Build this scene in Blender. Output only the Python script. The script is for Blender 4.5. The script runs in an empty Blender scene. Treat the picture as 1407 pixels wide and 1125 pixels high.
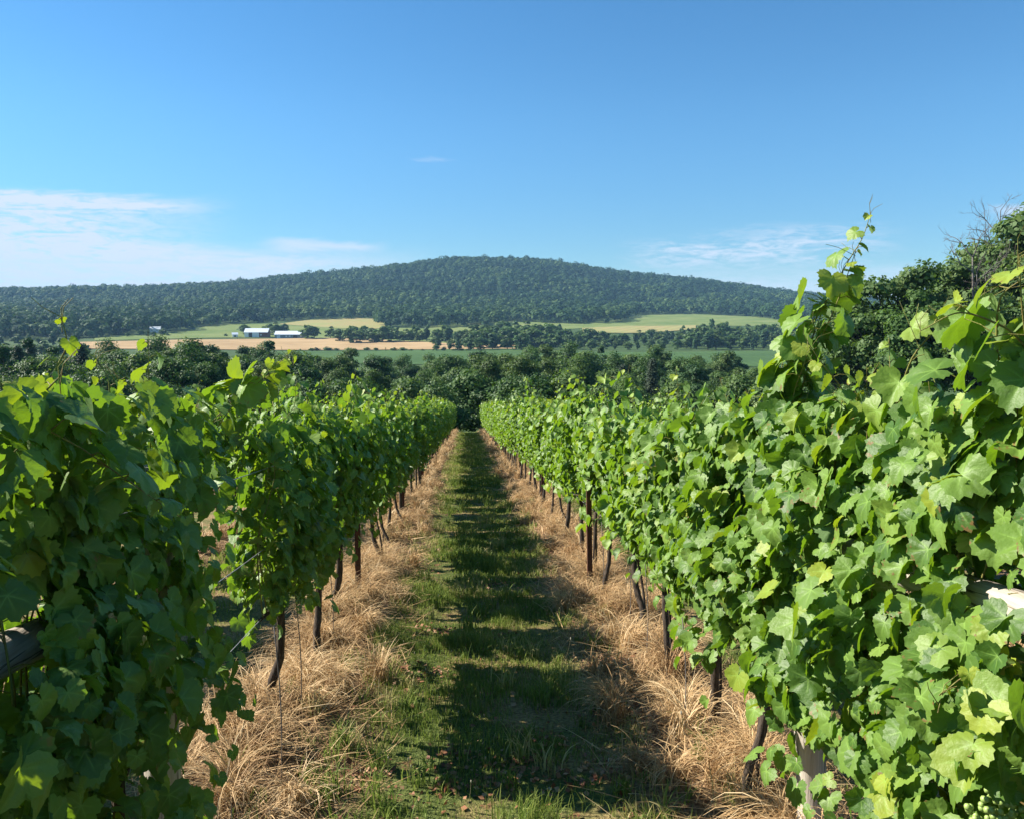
import bpy, math, random
import numpy as np
from mathutils import Vector

# ------------------------------------------------------------------ camera, world, sun, exposure
S = bpy.context.scene
COL = S.collection
R = math.radians
F = 1060.0                     # focal length in photo pixels (photo 1407 x 1125)
PITCH, YAW = R(6.59), R(3.40)  # looking down / right of the row direction
CAM = Vector((0.0, 0.0, 2.0))
cam_data = bpy.data.cameras.new('camera')
cam = bpy.data.objects.new('camera', cam_data)
COL.objects.link(cam)
cam.location = CAM
cam.rotation_euler = (math.pi / 2 - PITCH, 0, -YAW)
cam_data.sensor_width = 36
cam_data.lens = 36 * F / 1407
cam_data.clip_start = 0.05
cam_data.clip_end = 20000
S.camera = cam

SUN_EL, SUN_AZ = R(37), R(-74)     # azimuth measured from the row direction, negative = left
sun_dir = Vector((math.sin(SUN_AZ) * math.cos(SUN_EL), math.cos(SUN_AZ) * math.cos(SUN_EL), math.sin(SUN_EL)))
sd = bpy.data.lights.new('sun', 'SUN')
sd.energy = 5.0
sd.angle = R(0.5)
sd.color = (1.0, 0.93, 0.82)
sun = bpy.data.objects.new('sun', sd)
COL.objects.link(sun)
sun.rotation_euler = sun_dir.to_track_quat('Z', 'Y').to_euler()

S.view_settings.view_transform = 'Standard'
S.view_settings.look = 'None'
S.view_settings.gamma = 1
S.view_settings.exposure = 1.25
S.cycles.max_bounces = 6
S.cycles.diffuse_bounces = 3
S.cycles.glossy_bounces = 2
S.cycles.transmission_bounces = 4
S.cycles.volume_bounces = 0
S.cycles.use_denoising = True
S.cycles.sample_clamp_indirect = 6.0


class G:
    """small helper to write node maths"""
    def __init__(self, nt):
        self.nt = nt
    def n(self, t, **kw):
        x = self.nt.nodes.new(t)
        for k, v in kw.items():
            setattr(x, k, v)
        return x
    def link(self, a, b):
        self.nt.links.new(a, b)
    def put(self, sock, v):
        if isinstance(v, bpy.types.NodeSocket):
            self.link(v, sock)
        else:
            sock.default_value = v
    def m(self, op, a, b=None, c=None, clamp=False):
        x = self.n('ShaderNodeMath', operation=op)
        x.use_clamp = clamp
        self.put(x.inputs[0], a)
        if b is not None:
            self.put(x.inputs[1], b)
        if c is not None:
            self.put(x.inputs[2], c)
        return x.outputs[0]
    def ss(self, v, lo, hi, a=0.0, b=1.0):
        x = self.n('ShaderNodeMapRange', interpolation_type='SMOOTHSTEP')
        self.put(x.inputs[0], v)
        for i, q in enumerate((lo, hi, a, b)):
            self.put(x.inputs[i + 1], q)
        return x.outputs[0]
    def mix(self, f, a, b):
        x = self.n('ShaderNodeMix', data_type='RGBA')
        self.put(x.inputs[0], f)
        for s, v in ((x.inputs[6], a), (x.inputs[7], b)):
            self.put(s, v if isinstance(v, bpy.types.NodeSocket) else (*v, 1.0)[:4])
        return x.outputs[2]
    def noise(self, vec, scale, detail=3, rough=0.55, dist=0.0):
        x = self.n('ShaderNodeTexNoise')
        if vec is not None:
            self.link(vec, x.inputs['Vector'])
        x.inputs['Scale'].default_value = scale
        x.inputs['Detail'].default_value = detail
        x.inputs['Roughness'].default_value = rough
        x.inputs['Distortion'].default_value = dist
        return x.outputs[0]
    def comb(self, x, y, z=0.0):
        c = self.n('ShaderNodeCombineXYZ')
        for i, v in enumerate((x, y, z)):
            self.put(c.inputs[i], v)
        return c.outputs[0]
    def attr(self, name):
        x = self.n('ShaderNodeAttribute')
        x.attribute_name = name
        return x


world = bpy.data.worlds.new('World')
S.world = world
world.use_nodes = True
g = G(world.node_tree)
bg = world.node_tree.nodes['Background']
sky = g.n('ShaderNodeTexSky', sky_type='NISHITA')
sky.sun_disc = False
sky.sun_elevation = SUN_EL
sky.sun_rotation = SUN_AZ
sky.altitude = 150
sky.air_density = 1.0
sky.dust_density = 0.0
sky.ozone_density = 2.0
hs = g.n('ShaderNodeHueSaturation')
hs.inputs['Saturation'].default_value = 1.16
hs.inputs['Value'].default_value = 1.0
tint = g.n('ShaderNodeMix', data_type='RGBA', blend_type='MULTIPLY')
tint.inputs[0].default_value = 1.0
g.link(sky.outputs[0], tint.inputs[6])
g.link(tint.outputs[2], hs.inputs['Color'])
# thin cirrus, in azimuth / elevation (degrees)
tc = g.n('ShaderNodeTexCoord')
sp = g.n('ShaderNodeSeparateXYZ')
g.link(tc.outputs['Generated'], sp.inputs[0])
az = g.m('MULTIPLY', g.m('ARCTAN2', sp.outputs[0], sp.outputs[1]), 57.2958)
el = g.m('MULTIPLY', g.m('ARCSINE', sp.outputs[2]), 57.2958)
nv = g.comb(g.m('MULTIPLY', az, 0.10), g.m('MULTIPLY', el, 0.55))
g.link(g.mix(g.ss(el, 1.0, 15.0), (0.58, 0.76, 0.90), (0.86, 1.06, 1.16)), tint.inputs[7])
n1 = g.noise(nv, 1.0, 6, 0.62, 0.6)
n2 = g.noise(g.comb(g.m('MULTIPLY', az, 0.33), g.m('MULTIPLY', el, 1.9), 7.3), 1.0, 6, 0.65, 0.9)
wob = g.m('MULTIPLY', g.m('SUBTRACT', n1, 0.5), 2.2)
elw = g.m('ADD', el, wob)


def band(x, a0, a1, b0, b1):
    return g.m('MULTIPLY', g.ss(x, a0, a1), g.ss(x, b0, b1, 1.0, 0.0))


def blob(a0, a1, af, e0, e1, ef, amount, tex=None, slope=0.0, k0=0.0):
    e = elw if slope == 0 else g.m('SUBTRACT', elw, g.m('MULTIPLY_ADD', az, slope, 0.29))
    v = g.m('MULTIPLY', band(az, a0 - af, a0 + af, a1 - af, a1 + af), band(e, e0 - ef, e0 + ef, e1 - ef, e1 + ef))
    if tex is not None:
        v = g.m('MULTIPLY', v, tex)
    return g.m('MULTIPLY', v, amount)


n3 = g.noise(g.comb(g.m('MULTIPLY', az, 0.9), g.m('MULTIPLY', el, 3.6), 2.1), 1.0, 5, 0.6, 0.8)
n2 = g.m('MULTIPLY_ADD', n3, 0.35, g.m('MULTIPLY', n2, 0.65))
t_soft = g.ss(n2, 0.36, 0.58)
t_fine = g.ss(n2, 0.40, 0.62)
cl = [
    blob(-60, -7, 8, -4, 4.7, 0.9, 0.98, g.m('MULTIPLY_ADD', t_soft, 0.50, 0.50)),
    blob(-60, -21, 6, 4.2, 7.6, 0.6, 1.0, t_soft),
    blob(-60, -19, 4, 7.75, 8.45, 0.40, 0.95, g.m('MULTIPLY_ADD', t_soft, 0.5, 0.5), slope=0.04, k0=1.9),
    blob(-13.5, -6.5, 1.5, 5.0, 5.6, 0.3, 0.7),
    blob(-3.8, -0.9, 0.7, 11.1, 11.3, 0.22, 0.40, t_fine),
    blob(13, 28, 3, 3.9, 5.8, 0.7, 0.85, t_fine),
    blob(10, 60, 8, -4, 3.2, 0.9, 0.72, g.m('MULTIPLY_ADD', t_soft, 0.5, 0.5)),
    blob(35.0, 50, 1.0, 6.4, 7.0, 0.3, 0.7),
]
tot = cl[0]
for c in cl[1:]:
    tot = g.m('ADD', tot, c)
tot = g.m('MINIMUM', tot, 0.95)
skycol = g.mix(tot, hs.outputs[0], (5.3, 6.0, 7.1))
g.link(skycol, bg.inputs['Color'])
bg.inputs['Strength'].default_value = 0.060

# ------------------------------------------------------------------ helpers: maths, meshes, tagging
rng = np.random.default_rng(12)
random.seed(5)


def hermite(xs, ys):
    xs, ys = np.array(xs, float), np.array(ys, float)
    h = np.diff(xs)
    d = np.diff(ys) / h
    m = np.zeros_like(ys)
    m[0], m[-1] = d[0], d[-1]
    for i in range(1, len(xs) - 1):
        m[i] = 0 if d[i - 1] * d[i] <= 0 else 2 * d[i - 1] * d[i] / (d[i - 1] + d[i])
    def f(q):
        q = np.clip(np.asarray(q, float), xs[0], xs[-1])
        i = np.clip(np.searchsorted(xs, q, 'right') - 1, 0, len(xs) - 2)
        t = (q - xs[i]) / h[i]
        return (ys[i] * (1 + 2 * t) * (1 - t) ** 2 + m[i] * h[i] * t * (1 - t) ** 2
                + ys[i + 1] * t * t * (3 - 2 * t) + m[i + 1] * h[i] * t * t * (t - 1))
    return f


_tab = np.random.default_rng(3).random((256, 256))


def vnoise(x, y):
    x, y = np.asarray(x, float), np.asarray(y, float)
    xi, yi = np.floor(x).astype(int), np.floor(y).astype(int)
    fx, fy = x - xi, y - yi
    fx, fy = fx * fx * (3 - 2 * fx), fy * fy * (3 - 2 * fy)
    def t(a, b):
        return _tab[a % 256, b % 256]
    return ((t(xi, yi) * (1 - fx) + t(xi + 1, yi) * fx) * (1 - fy)
            + (t(xi, yi + 1) * (1 - fx) + t(xi + 1, yi + 1) * fx) * fy)


def sstep(v, a, b):
    t = np.clip((np.asarray(v, float) - a) / (b - a), 0, 1)
    return t * t * (3 - 2 * t)


SLOPE = 0.1132
ROW_L, ROW_R, PERIOD = -1.12, 1.40, 2.52
ROWS = [ROW_L - PERIOD, ROW_L, ROW_R, ROW_R + PERIOD]
ROW_END = 61.0
base_z = hermite([-60, 0, 62, 64, 82, 110, 150, 200, 300, 450, 700, 930, 1150, 1400],
                 [SLOPE * 60, 0, -SLOPE * 62, -SLOPE * 64, -9.9, -13.2, -17.2, -20.2, -23.6, -25, -25, -19, -7.5, 6])
RIDGE_Y = 2400.0


def px_to_x(px, y):
    """lateral position at forward distance y of photo column px (on the horizon)"""
    return y * math.tan(math.atan((px - 703.5) / F) + YAW)


_rp = [(-500, 400), (0, 393), (130, 391), (250, 388), (350, 381), (400, 375), (500, 367), (560, 359), (640, 351), (700, 351),
       (780, 358), (830, 367), (900, 375), (1000, 386), (1100, 399), (1190, 409), (1300, 418), (1700, 425)]
_rx, _rz = [], []
for p, q in _rp:
    a = math.atan((p - 703.5) / F)
    _rx.append(px_to_x(p, RIDGE_Y))
    d = RIDGE_Y / math.cos(a + YAW) * math.cos(a)
    _rz.append(2 + (441 - q) / F * d - 29)
ridge_z = hermite(_rx, _rz)


def gz(x, y, bumps=True):
    x, y = np.asarray(x, float), np.asarray(y, float)
    z = base_z(np.minimum(y, 1400))
    # valley undulation and a rise to the right, beyond the vineyard
    far = sstep(y, 240, 520)
    z = z + far * (vnoise(x / 170 + 9, y / 210 + 3) - 0.5) * 2.6 * (1 - sstep(y, 1300, 1500))
    rise = sstep(x, 20, 60) * sstep(y, 40, 80) * (1 - sstep(y, 110, 190))
    z = z + rise * 2.0
    up = sstep(y, 1330, RIDGE_Y + 250)
    up = np.where(y > 1330, up / sstep(RIDGE_Y, 1330, RIDGE_Y + 250), 0)
    rz = ridge_z(x * RIDGE_Y / np.maximum(y, 1400))
    hill = (rz - 6) * np.minimum(up, 1.0) + (vnoise(x / 160, y / 160) - 0.5) * 26 * np.clip(up * (1 - up) * 4, 0, 1)
    z = z + np.where(y > 1330, hill, 0)
    z = z - np.where(y > RIDGE_Y, ((y - RIDGE_Y) / 1500.0) ** 1.2 * 240, 0)
    if bumps:
        u = np.abs(((x - ROW_L) / PERIOD + 0.5) % 1.0 - 0.5) * PERIOD
        inv = (y < 62) & (y > -10) & (np.abs(x) < 9)
        hump = np.exp(-(u / 0.42) ** 2) * (0.04 + 0.17 * vnoise(x * 1.6 + 40, y * 1.6))
        alley = (vnoise(x * 1.3, y * 1.3) - 0.5) * 0.05 + (vnoise(x * 5, y * 5) - 0.5) * 0.025
        z = z + np.where(inv, hump + alley, 0)
    return z


def gz1(x, y):
    return float(gz(np.array([x]), np.array([y]))[0])


cy, sy_, cp, spp = math.cos(YAW), math.sin(YAW), math.cos(PITCH), math.sin(PITCH)


def ray(px, py):
    a, b = (px - 703.5) / F, -(py - 562.5) / F
    fwd, up = cp + b * spp, b * cp - spp
    return Vector((a * cy + fwd * sy_, -a * sy_ + fwd * cy, up))


def P(px, py, y):
    """the place at forward distance y seen at a photo pixel"""
    d = ray(px, py)
    return CAM + d * (y / d.y)


_ys = np.concatenate([np.arange(3, 100, 0.25), np.arange(100, 2400, 2.0)])


def on_ground(px, py):
    d = ray(px, py)
    t = _ys / d.y
    hit = np.nonzero(CAM.z + d.z * t <= gz(CAM.x + d.x * t, _ys, False))[0]
    y = _ys[hit[0]] if len(hit) else 1400.0
    x = d.x * y / d.y
    return x, y


def project(x, y, z):
    dx, dy, dz = x - CAM.x, y - CAM.y, z - CAM.z
    r = dx * cy - dy * sy_
    f0 = dx * sy_ + dy * cy
    f, u = f0 * cp - dz * spp, f0 * spp + dz * cp
    return 703.5 + F * r / f, 562.5 - F * u / f


def mesh_np(name, verts, faces, attrs=None, smooth=True, mats=None):
    """faces: list of (n,k) integer arrays"""
    me = bpy.data.meshes.new(name)
    verts = np.asarray(verts, np.float32)
    me.vertices.add(len(verts))
    me.vertices.foreach_set('co', verts.ravel())
    faces = [np.asarray(f, np.int32) for f in faces if len(f)]
    loops = np.concatenate([f.ravel() for f in faces])
    sizes = np.concatenate([np.full(len(f), f.shape[1], np.int32) for f in faces])
    me.loops.add(len(loops))
    me.loops.foreach_set('vertex_index', loops)
    me.polygons.add(len(sizes))
    me.polygons.foreach_set('loop_start', np.concatenate([[0], np.cumsum(sizes)[:-1]]).astype(np.int32))
    me.polygons.foreach_set('use_smooth', np.full(len(sizes), smooth))
    for k, v in (attrs or {}).items():
        a = me.attributes.new(k, 'FLOAT', 'POINT')
        a.data.foreach_set('value', np.asarray(v, np.float32))
    me.update(calc_edges=True)
    for m in (mats or []):
        me.materials.append(m)
    return me


def obj(name, me, parent=None, loc=None, mat=None):
    o = bpy.data.objects.new(name, me)
    COL.objects.link(o)
    if parent is not None:
        o.parent = parent
    if loc is not None:
        o.location = loc
    if mat is not None and me is not None and not me.materials:
        me.materials.append(mat)
    return o


def tag(o, label=None, cat=None, group=None, kind=None):
    for k, v in (('label', label), ('category', cat), ('group', group), ('kind', kind)):
        if v:
            o[k] = v
    return o


class Geo:
    """collects pieces into one mesh"""
    def __init__(self):
        self.v, self.f, self.a, self.n = [], [], {}, 0
    def add(self, v, faces, **attrs):
        v = np.asarray(v, float).reshape(-1, 3)
        for f in faces:
            self.f.append(np.asarray(f, np.int64) + self.n)
        self.v.append(v)
        for k, val in attrs.items():
            self.a.setdefault(k, []).append(np.broadcast_to(np.asarray(val, float), (len(v),)))
        self.n += len(v)
        return self
    def tube(self, pts, rad, seg=7, cap=True, jit=0.0, **attrs):
        pts = np.asarray(pts, float)
        rad = np.broadcast_to(np.asarray(rad, float), (len(pts),))
        tan = np.gradient(pts, axis=0)
        tan /= np.linalg.norm(tan, axis=1, keepdims=True) + 1e-9
        ref = np.array([1.0, 0.13, 0.07]) if abs(tan[0][0]) < 0.8 else np.array([0.1, 1.0, 0.1])
        a = np.cross(tan, ref)
        a /= np.linalg.norm(a, axis=1, keepdims=True) + 1e-9
        b = np.cross(tan, a)
        th = np.linspace(0, 2 * np.pi, seg, endpoint=False)
        rr = rad[:, None] * (1 + jit * (rng.random((len(pts), seg)) - 0.5) * 2)
        v = pts[:, None, :] + rr[..., None] * (np.cos(th)[None, :, None] * a[:, None, :] + np.sin(th)[None, :, None] * b[:, None, :])
        n = len(pts)
        i, j = np.meshgrid(np.arange(n - 1), np.arange(seg), indexing='ij')
        q = np.stack([i * seg + j, i * seg + (j + 1) % seg, (i + 1) * seg + (j + 1) % seg, (i + 1) * seg + j], -1).reshape(-1, 4)
        v = v.reshape(-1, 3)
        fs = [q]
        if cap:
            v = np.vstack([v, pts[0], pts[-1]])
            jj = np.arange(seg)
            fs.append(np.stack([np.full(seg, n * seg), (jj + 1) % seg, jj], -1))
            fs.append(np.stack([np.full(seg, n * seg + 1), (n - 1) * seg + jj, (n - 1) * seg + (jj + 1) % seg], -1))
        return self.add(v, fs, **attrs)
    def box(self, x0, x1, y0, y1, z0, z1, **attrs):
        v = [(x, y, z) for z in (z0, z1) for y in (y0, y1) for x in (x0, x1)]
        return self.add(v, [np.array([(0, 2, 3, 1), (4, 5, 7, 6), (0, 1, 5, 4), (1, 3, 7, 5), (3, 2, 6, 7), (2, 0, 4, 6)])], **attrs)
    def mesh(self, name, mat=None, smooth=True):
        by = {}
        for f in self.f:
            by.setdefault(f.shape[1], []).append(f)
        return mesh_np(name, np.vstack(self.v), [np.vstack(b) for b in by.values()],
                       {k: np.concatenate(v) for k, v in self.a.items()}, smooth, [mat] if mat else None)


def curve_pts(ctrl, n):
    """smooth curve through control points"""
    ctrl = np.asarray(ctrl, float)
    t = np.linspace(0, 1, len(ctrl))
    q = np.linspace(0, 1, n)
    return np.stack([hermite(t, ctrl[:, k])(q) if len(ctrl) > 2 else np.interp(q, t, ctrl[:, k]) for k in range(3)], 1)


def unit(v):
    return v / (np.linalg.norm(v, axis=-1, keepdims=True) + 1e-9)

# ------------------------------------------------------------------ materials


def new_mat(name):
    m = bpy.data.materials.new(name)
    m.use_nodes = True
    nt = m.node_tree
    nt.nodes.clear()
    gg = G(nt)
    out = gg.n('ShaderNodeOutputMaterial')
    return m, gg, out


def bsdf(gg, col, rough=0.7, spec=0.3, normal=None):
    b = gg.n('ShaderNodeBsdfPrincipled')
    gg.put(b.inputs['Base Color'], col if isinstance(col, bpy.types.NodeSocket) else (*col, 1))
    gg.put(b.inputs['Roughness'], rough)
    b.inputs['Specular IOR Level'].default_value = spec
    if normal is not None:
        gg.link(normal, b.inputs['Normal'])
    return b.outputs[0]


def bump(gg, h, strength=0.4, dist=0.02):
    b = gg.n('ShaderNodeBump')
    b.inputs['Strength'].default_value = strength
    b.inputs['Distance'].default_value = dist
    gg.link(h, b.inputs['Height'])
    return b.outputs[0]


def leaf_mat(name, dark, mid, young, trans, tfac=0.38, rough=0.5, spec=0.35, under=None, detail=True):
    m, gg, out = new_mat(name)
    r = gg.attr('rnd').outputs['Fac']
    c = gg.mix(gg.ss(r, 0.0, 0.55), dark, mid)
    c = gg.mix(gg.ss(r, 0.62, 1.0), c, young)
    geo = gg.n('ShaderNodeNewGeometry')
    nrm = None
    if detail:
        tcn = gg.n('ShaderNodeTexCoord')
        n = gg.noise(tcn.outputs['Object'], 38, 3)
        c = gg.mix(gg.m('MULTIPLY', gg.ss(n, 0.45, 0.8), 0.35), c, mid)
        v = gg.attr('vein').outputs['Fac']
        c = gg.mix(gg.m('MULTIPLY', gg.m('POWER', v, 5.0), 0.6), c, tuple(min(1, k * 1.9 + 0.02) for k in mid))
        dust = gg.ss(gg.noise(tcn.outputs['Object'], 17, 4, 0.7), 0.56, 0.74)
        c = gg.mix(gg.m('MULTIPLY', dust, 0.28), c, (0.34, 0.40, 0.26))
        edge = gg.attr('rim').outputs['Fac']
        sick = gg.ss(gg.m('FRACT', gg.m('MULTIPLY', r, 37.0)), 0.80, 0.84)
        spots = gg.ss(gg.m('ADD', gg.noise(tcn.outputs['Object'], 60, 2), gg.m('MULTIPLY', edge, 0.22)), 0.72, 0.78)
        c = gg.mix(gg.m('MULTIPLY', gg.m('MULTIPLY', sick, spots), 0.85), c, (0.22, 0.12, 0.045))
        nrm = bump(gg, gg.noise(tcn.outputs['Object'], 120, 2), 0.35, 0.004)
    if under is not None:
        c = gg.mix(gg.m('MULTIPLY', geo.outputs['Backfacing'], 0.8), c, under)
    b = bsdf(gg, c, rough, spec, nrm)
    t = gg.n('ShaderNodeBsdfTranslucent')
    tcol = gg.mix(gg.ss(r, 0.4, 1.0), trans, tuple(min(1, k * q) for k, q in zip(trans, (1.7, 1.25, 1.0))))
    gg.link(tcol, t.inputs[0])
    if nrm is not None:
        gg.link(nrm, t.inputs['Normal'])
    mx = gg.n('ShaderNodeMixShader')
    mx.inputs[0].default_value = tfac
    gg.link(b, mx.inputs[1])
    gg.link(t.outputs[0], mx.inputs[2])
    gg.link(mx.outputs[0], out.inputs[0])
    return m


M_LEAF = leaf_mat('vine_leaf', (0.050, 0.118, 0.018), (0.160, 0.270, 0.046), (0.29, 0.36, 0.040), (0.20, 0.36, 0.012), 0.36,
                  0.50, 0.40, under=(0.15, 0.24, 0.10))
M_TREE = leaf_mat('tree_leaf', (0.030, 0.070, 0.020), (0.070, 0.135, 0.034), (0.13, 0.195, 0.050), (0.07, 0.15, 0.014), 0.25,
                  0.6, 0.25, detail=False)
M_TREE_PALE = leaf_mat('pale_tree_leaf', (0.055, 0.105, 0.032), (0.105, 0.170, 0.052), (0.17, 0.23, 0.065), (0.12, 0.22, 0.025), 0.32,
                       0.6, 0.25, detail=False)
M_TREE_RIGHT = leaf_mat('bright_tree_leaf', (0.045, 0.095, 0.024), (0.090, 0.165, 0.040), (0.15, 0.22, 0.055), (0.11, 0.21, 0.02), 0.32,
                        0.6, 0.25, detail=False)
M_TREE_OLIVE = leaf_mat('olive_tree_leaf', (0.042, 0.076, 0.020), (0.085, 0.142, 0.036), (0.15, 0.20, 0.052), (0.10, 0.17, 0.02), 0.28,
                       0.6, 0.25, detail=False)
M_TREE_DEEP = leaf_mat('deep_tree_leaf', (0.022, 0.058, 0.021), (0.050, 0.108, 0.036), (0.09, 0.155, 0.050), (0.05, 0.12, 0.014), 0.22,
                       0.6, 0.25, detail=False)
M_PINE = leaf_mat('needle_leaf', (0.030, 0.050, 0.030), (0.055, 0.080, 0.048), (0.08, 0.11, 0.06), (0.04, 0.08, 0.02), 0.12,
                  0.6, 0.2, detail=False)
M_FOREST = leaf_mat('forest_leaf', (0.017, 0.044, 0.018), (0.040, 0.086, 0.030), (0.095, 0.150, 0.045), (0.05, 0.11, 0.012), 0.2,
                    0.7, 0.1, detail=False)


def wood_mat(name, a, b, scale, stretch=(1, 1, 0.12), rough=0.85, cracks=False):
    m, gg, out = new_mat(name)
    tcn = gg.n('ShaderNodeTexCoord')
    mp = gg.n('ShaderNodeMapping')
    mp.inputs['Scale'].default_value = stretch
    gg.link(tcn.outputs['Object'], mp.inputs[0])
    n = gg.noise(mp.outputs[0], scale, 5, 0.65)
    c = gg.mix(gg.ss(n, 0.32, 0.68), a, b)
    if cracks:
        n3 = gg.noise(mp.outputs[0], scale * 0.45, 3, 0.5)
        k = gg.ss(gg.m('ABSOLUTE', gg.m('SUBTRACT', n3, 0.5)), 0.0, 0.012, 1.0, 0.0)
        c = gg.mix(gg.m('MULTIPLY', k, 0.85), c, (0.03, 0.026, 0.022))
    gg.link(bsdf(gg, c, rough, 0.2, bump(gg, n, 0.7, 0.012)), out.inputs[0])
    return m


M_BARK = wood_mat('vine_bark', (0.030, 0.022, 0.017), (0.10, 0.078, 0.060), 90)
M_CANE = wood_mat('green_cane', (0.16, 0.12, 0.04), (0.22, 0.24, 0.06), 60, rough=0.6)
M_TREEBARK = wood_mat('tree_bark', (0.035, 0.030, 0.025), (0.085, 0.072, 0.060), 8)
M_DEADWOOD = wood_mat('dead_wood', (0.11, 0.095, 0.085), (0.20, 0.18, 0.165), 8)
M_WOOD = wood_mat('weathered_wood', (0.30, 0.255, 0.20), (0.52, 0.47, 0.40), 36, (1, 0.035, 1), cracks=True)
M_WOODV = wood_mat('weathered_post_wood', (0.30, 0.255, 0.20), (0.52, 0.47, 0.40), 36, (1, 1, 0.035), cracks=True)
M_RUST = wood_mat('rusted_steel', (0.050, 0.024, 0.017), (0.125, 0.055, 0.035), 25, (1, 1, 0.6), 0.7)


def plain(name, col, rough=0.6, metal=0.0, var=0.12, scale=6):
    m, gg, out = new_mat(name)
    tcn = gg.n('ShaderNodeTexCoord')
    n = gg.noise(tcn.outputs['Object'], scale, 4)
    c = gg.mix(n, tuple(k * (1 - var) for k in col), tuple(min(1, k * (1 + var)) for k in col))
    b = gg.n('ShaderNodeBsdfPrincipled')
    gg.link(c, b.inputs['Base Color'])
    b.inputs['Roughness'].default_value = rough
    b.inputs['Metallic'].default_value = metal
    gg.link(b.outputs[0], out.inputs[0])
    return m


M_WIRE = plain('galvanised_wire', (0.36, 0.36, 0.37), 0.55, 0.7)
M_GRAPE = plain('green_grape', (0.26, 0.36, 0.10), 0.4, 0, 0.25, 60)


def blade_mat(name, a, b, c3, tfac=0.25):
    m, gg, out = new_mat(name)
    r = gg.attr('rnd').outputs['Fac']
    c = gg.mix(gg.ss(r, 0.0, 0.6), a, b)
    c = gg.mix(gg.ss(r, 0.6, 1.0), c, c3)
    t = gg.n('ShaderNodeBsdfTranslucent')
    gg.link(c, t.inputs[0])
    mx = gg.n('ShaderNodeMixShader')
    mx.inputs[0].default_value = tfac
    gg.link(bsdf(gg, c, 0.6, 0.25), mx.inputs[1])
    gg.link(t.outputs[0], mx.inputs[2])
    gg.link(mx.outputs[0], out.inputs[0])
    return m


M_STRAW = blade_mat('straw', (0.30, 0.175, 0.08), (0.54, 0.365, 0.18), (0.70, 0.54, 0.32))
M_GRASS = blade_mat('grass_blade', (0.100, 0.172, 0.028), (0.235, 0.295, 0.060), (0.50, 0.44, 0.20), 0.42)
M_LITTER = blade_mat('dead_leaf', (0.16, 0.06, 0.03), (0.30, 0.14, 0.07), (0.42, 0.26, 0.15), 0.1)
M_SEED = blade_mat('seed_head', (0.20, 0.18, 0.10), (0.34, 0.30, 0.20), (0.50, 0.47, 0.38), 0.2)

# ------------------------------------------------------------------ terrain: one sheet to the horizon
xs = [0.0]
while xs[-1] < 4200:
    xs.append(xs[-1] + (0.09 if xs[-1] < 5 else min(40, 0.09 + (xs[-1] - 5) * 0.06)))
xs = np.array(xs)
xs = np.concatenate([-xs[:0:-1], xs])
ys = [-40.0]
while ys[-1] < 4300:
    y = ys[-1]
    ys.append(y + (2.0 if y < 0 else 0.09 if y < 14 else min(30, 0.09 + (y - 14) * 0.022)))
ys = np.array(ys)
X, Y = np.meshgrid(xs, ys)
Z = gz(X, Y)
nx, ny = len(xs), len(ys)
i, j = np.meshgrid(np.arange(ny - 1), np.arange(nx - 1), indexing='ij')
q = np.stack([i * nx + j, i * nx + j + 1, (i + 1) * nx + j + 1, (i + 1) * nx + j], -1).reshape(-1, 4)

M_TERRAIN, gg, out = new_mat('soil_and_turf')
geo = gg.n('ShaderNodeNewGeometry')
pos = geo.outputs['Position']
s3 = gg.n('ShaderNodeSeparateXYZ')
gg.link(pos, s3.inputs[0])
u = gg.m('ABSOLUTE', gg.m('SUBTRACT', gg.m('FRACT', gg.m('ADD', gg.m('DIVIDE', gg.m('SUBTRACT', s3.outputs[0], ROW_L), PERIOD), 0.5)), 0.5))
u = gg.m('MULTIPLY', u, PERIOD)
na = gg.noise(pos, 1.3, 4, 0.6)
nb = gg.noise(pos, 7, 4, 0.6)
nc = gg.noise(pos, 45, 3, 0.6)
straw = gg.mix(gg.ss(nc, 0.3, 0.7), (0.085, 0.05, 0.028), (0.28, 0.18, 0.095))
green = gg.mix(gg.ss(nc, 0.3, 0.7), (0.050, 0.075, 0.020), (0.12, 0.14, 0.04))
dry = gg.mix(gg.ss(nc, 0.3, 0.7), (0.17, 0.11, 0.055), (0.32, 0.24, 0.11))
soil = gg.mix(gg.ss(nc, 0.3, 0.7), (0.10, 0.045, 0.025), (0.22, 0.11, 0.06))
alley = gg.mix(gg.ss(na, 0.42, 0.58), green, dry)
alley = gg.mix(gg.m('MULTIPLY', gg.ss(nb, 0.60, 0.68), 0.7), alley, soil)
uu = gg.m('ADD', u, gg.m('MULTIPLY', gg.m('SUBTRACT', na, 0.5), 0.5))
vine = gg.mix(gg.ss(uu, 0.42, 0.66), straw, alley)
meadow = gg.mix(gg.noise(pos, 0.03, 4), (0.035, 0.065, 0.02), (0.07, 0.11, 0.03))
wd = gg.ss(s3.outputs[1], 61.5, 64.0)
wd = gg.m('MAXIMUM', wd, gg.ss(gg.m('ABSOLUTE', s3.outputs[0]), 9, 12))
c = gg.mix(wd, vine, meadow)
gg.link(bsdf(gg, c, 0.9, 0.1, bump(gg, nc, 0.8, 0.03)), out.inputs[0])
terrain = obj('terrain', mesh_np('terrain', np.stack([X, Y, Z], -1).reshape(-1, 3), [q], None, True, [M_TERRAIN]))
tag(terrain, kind='structure')

# ------------------------------------------------------------------ far fields (draped on the valley and the hill foot)


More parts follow.
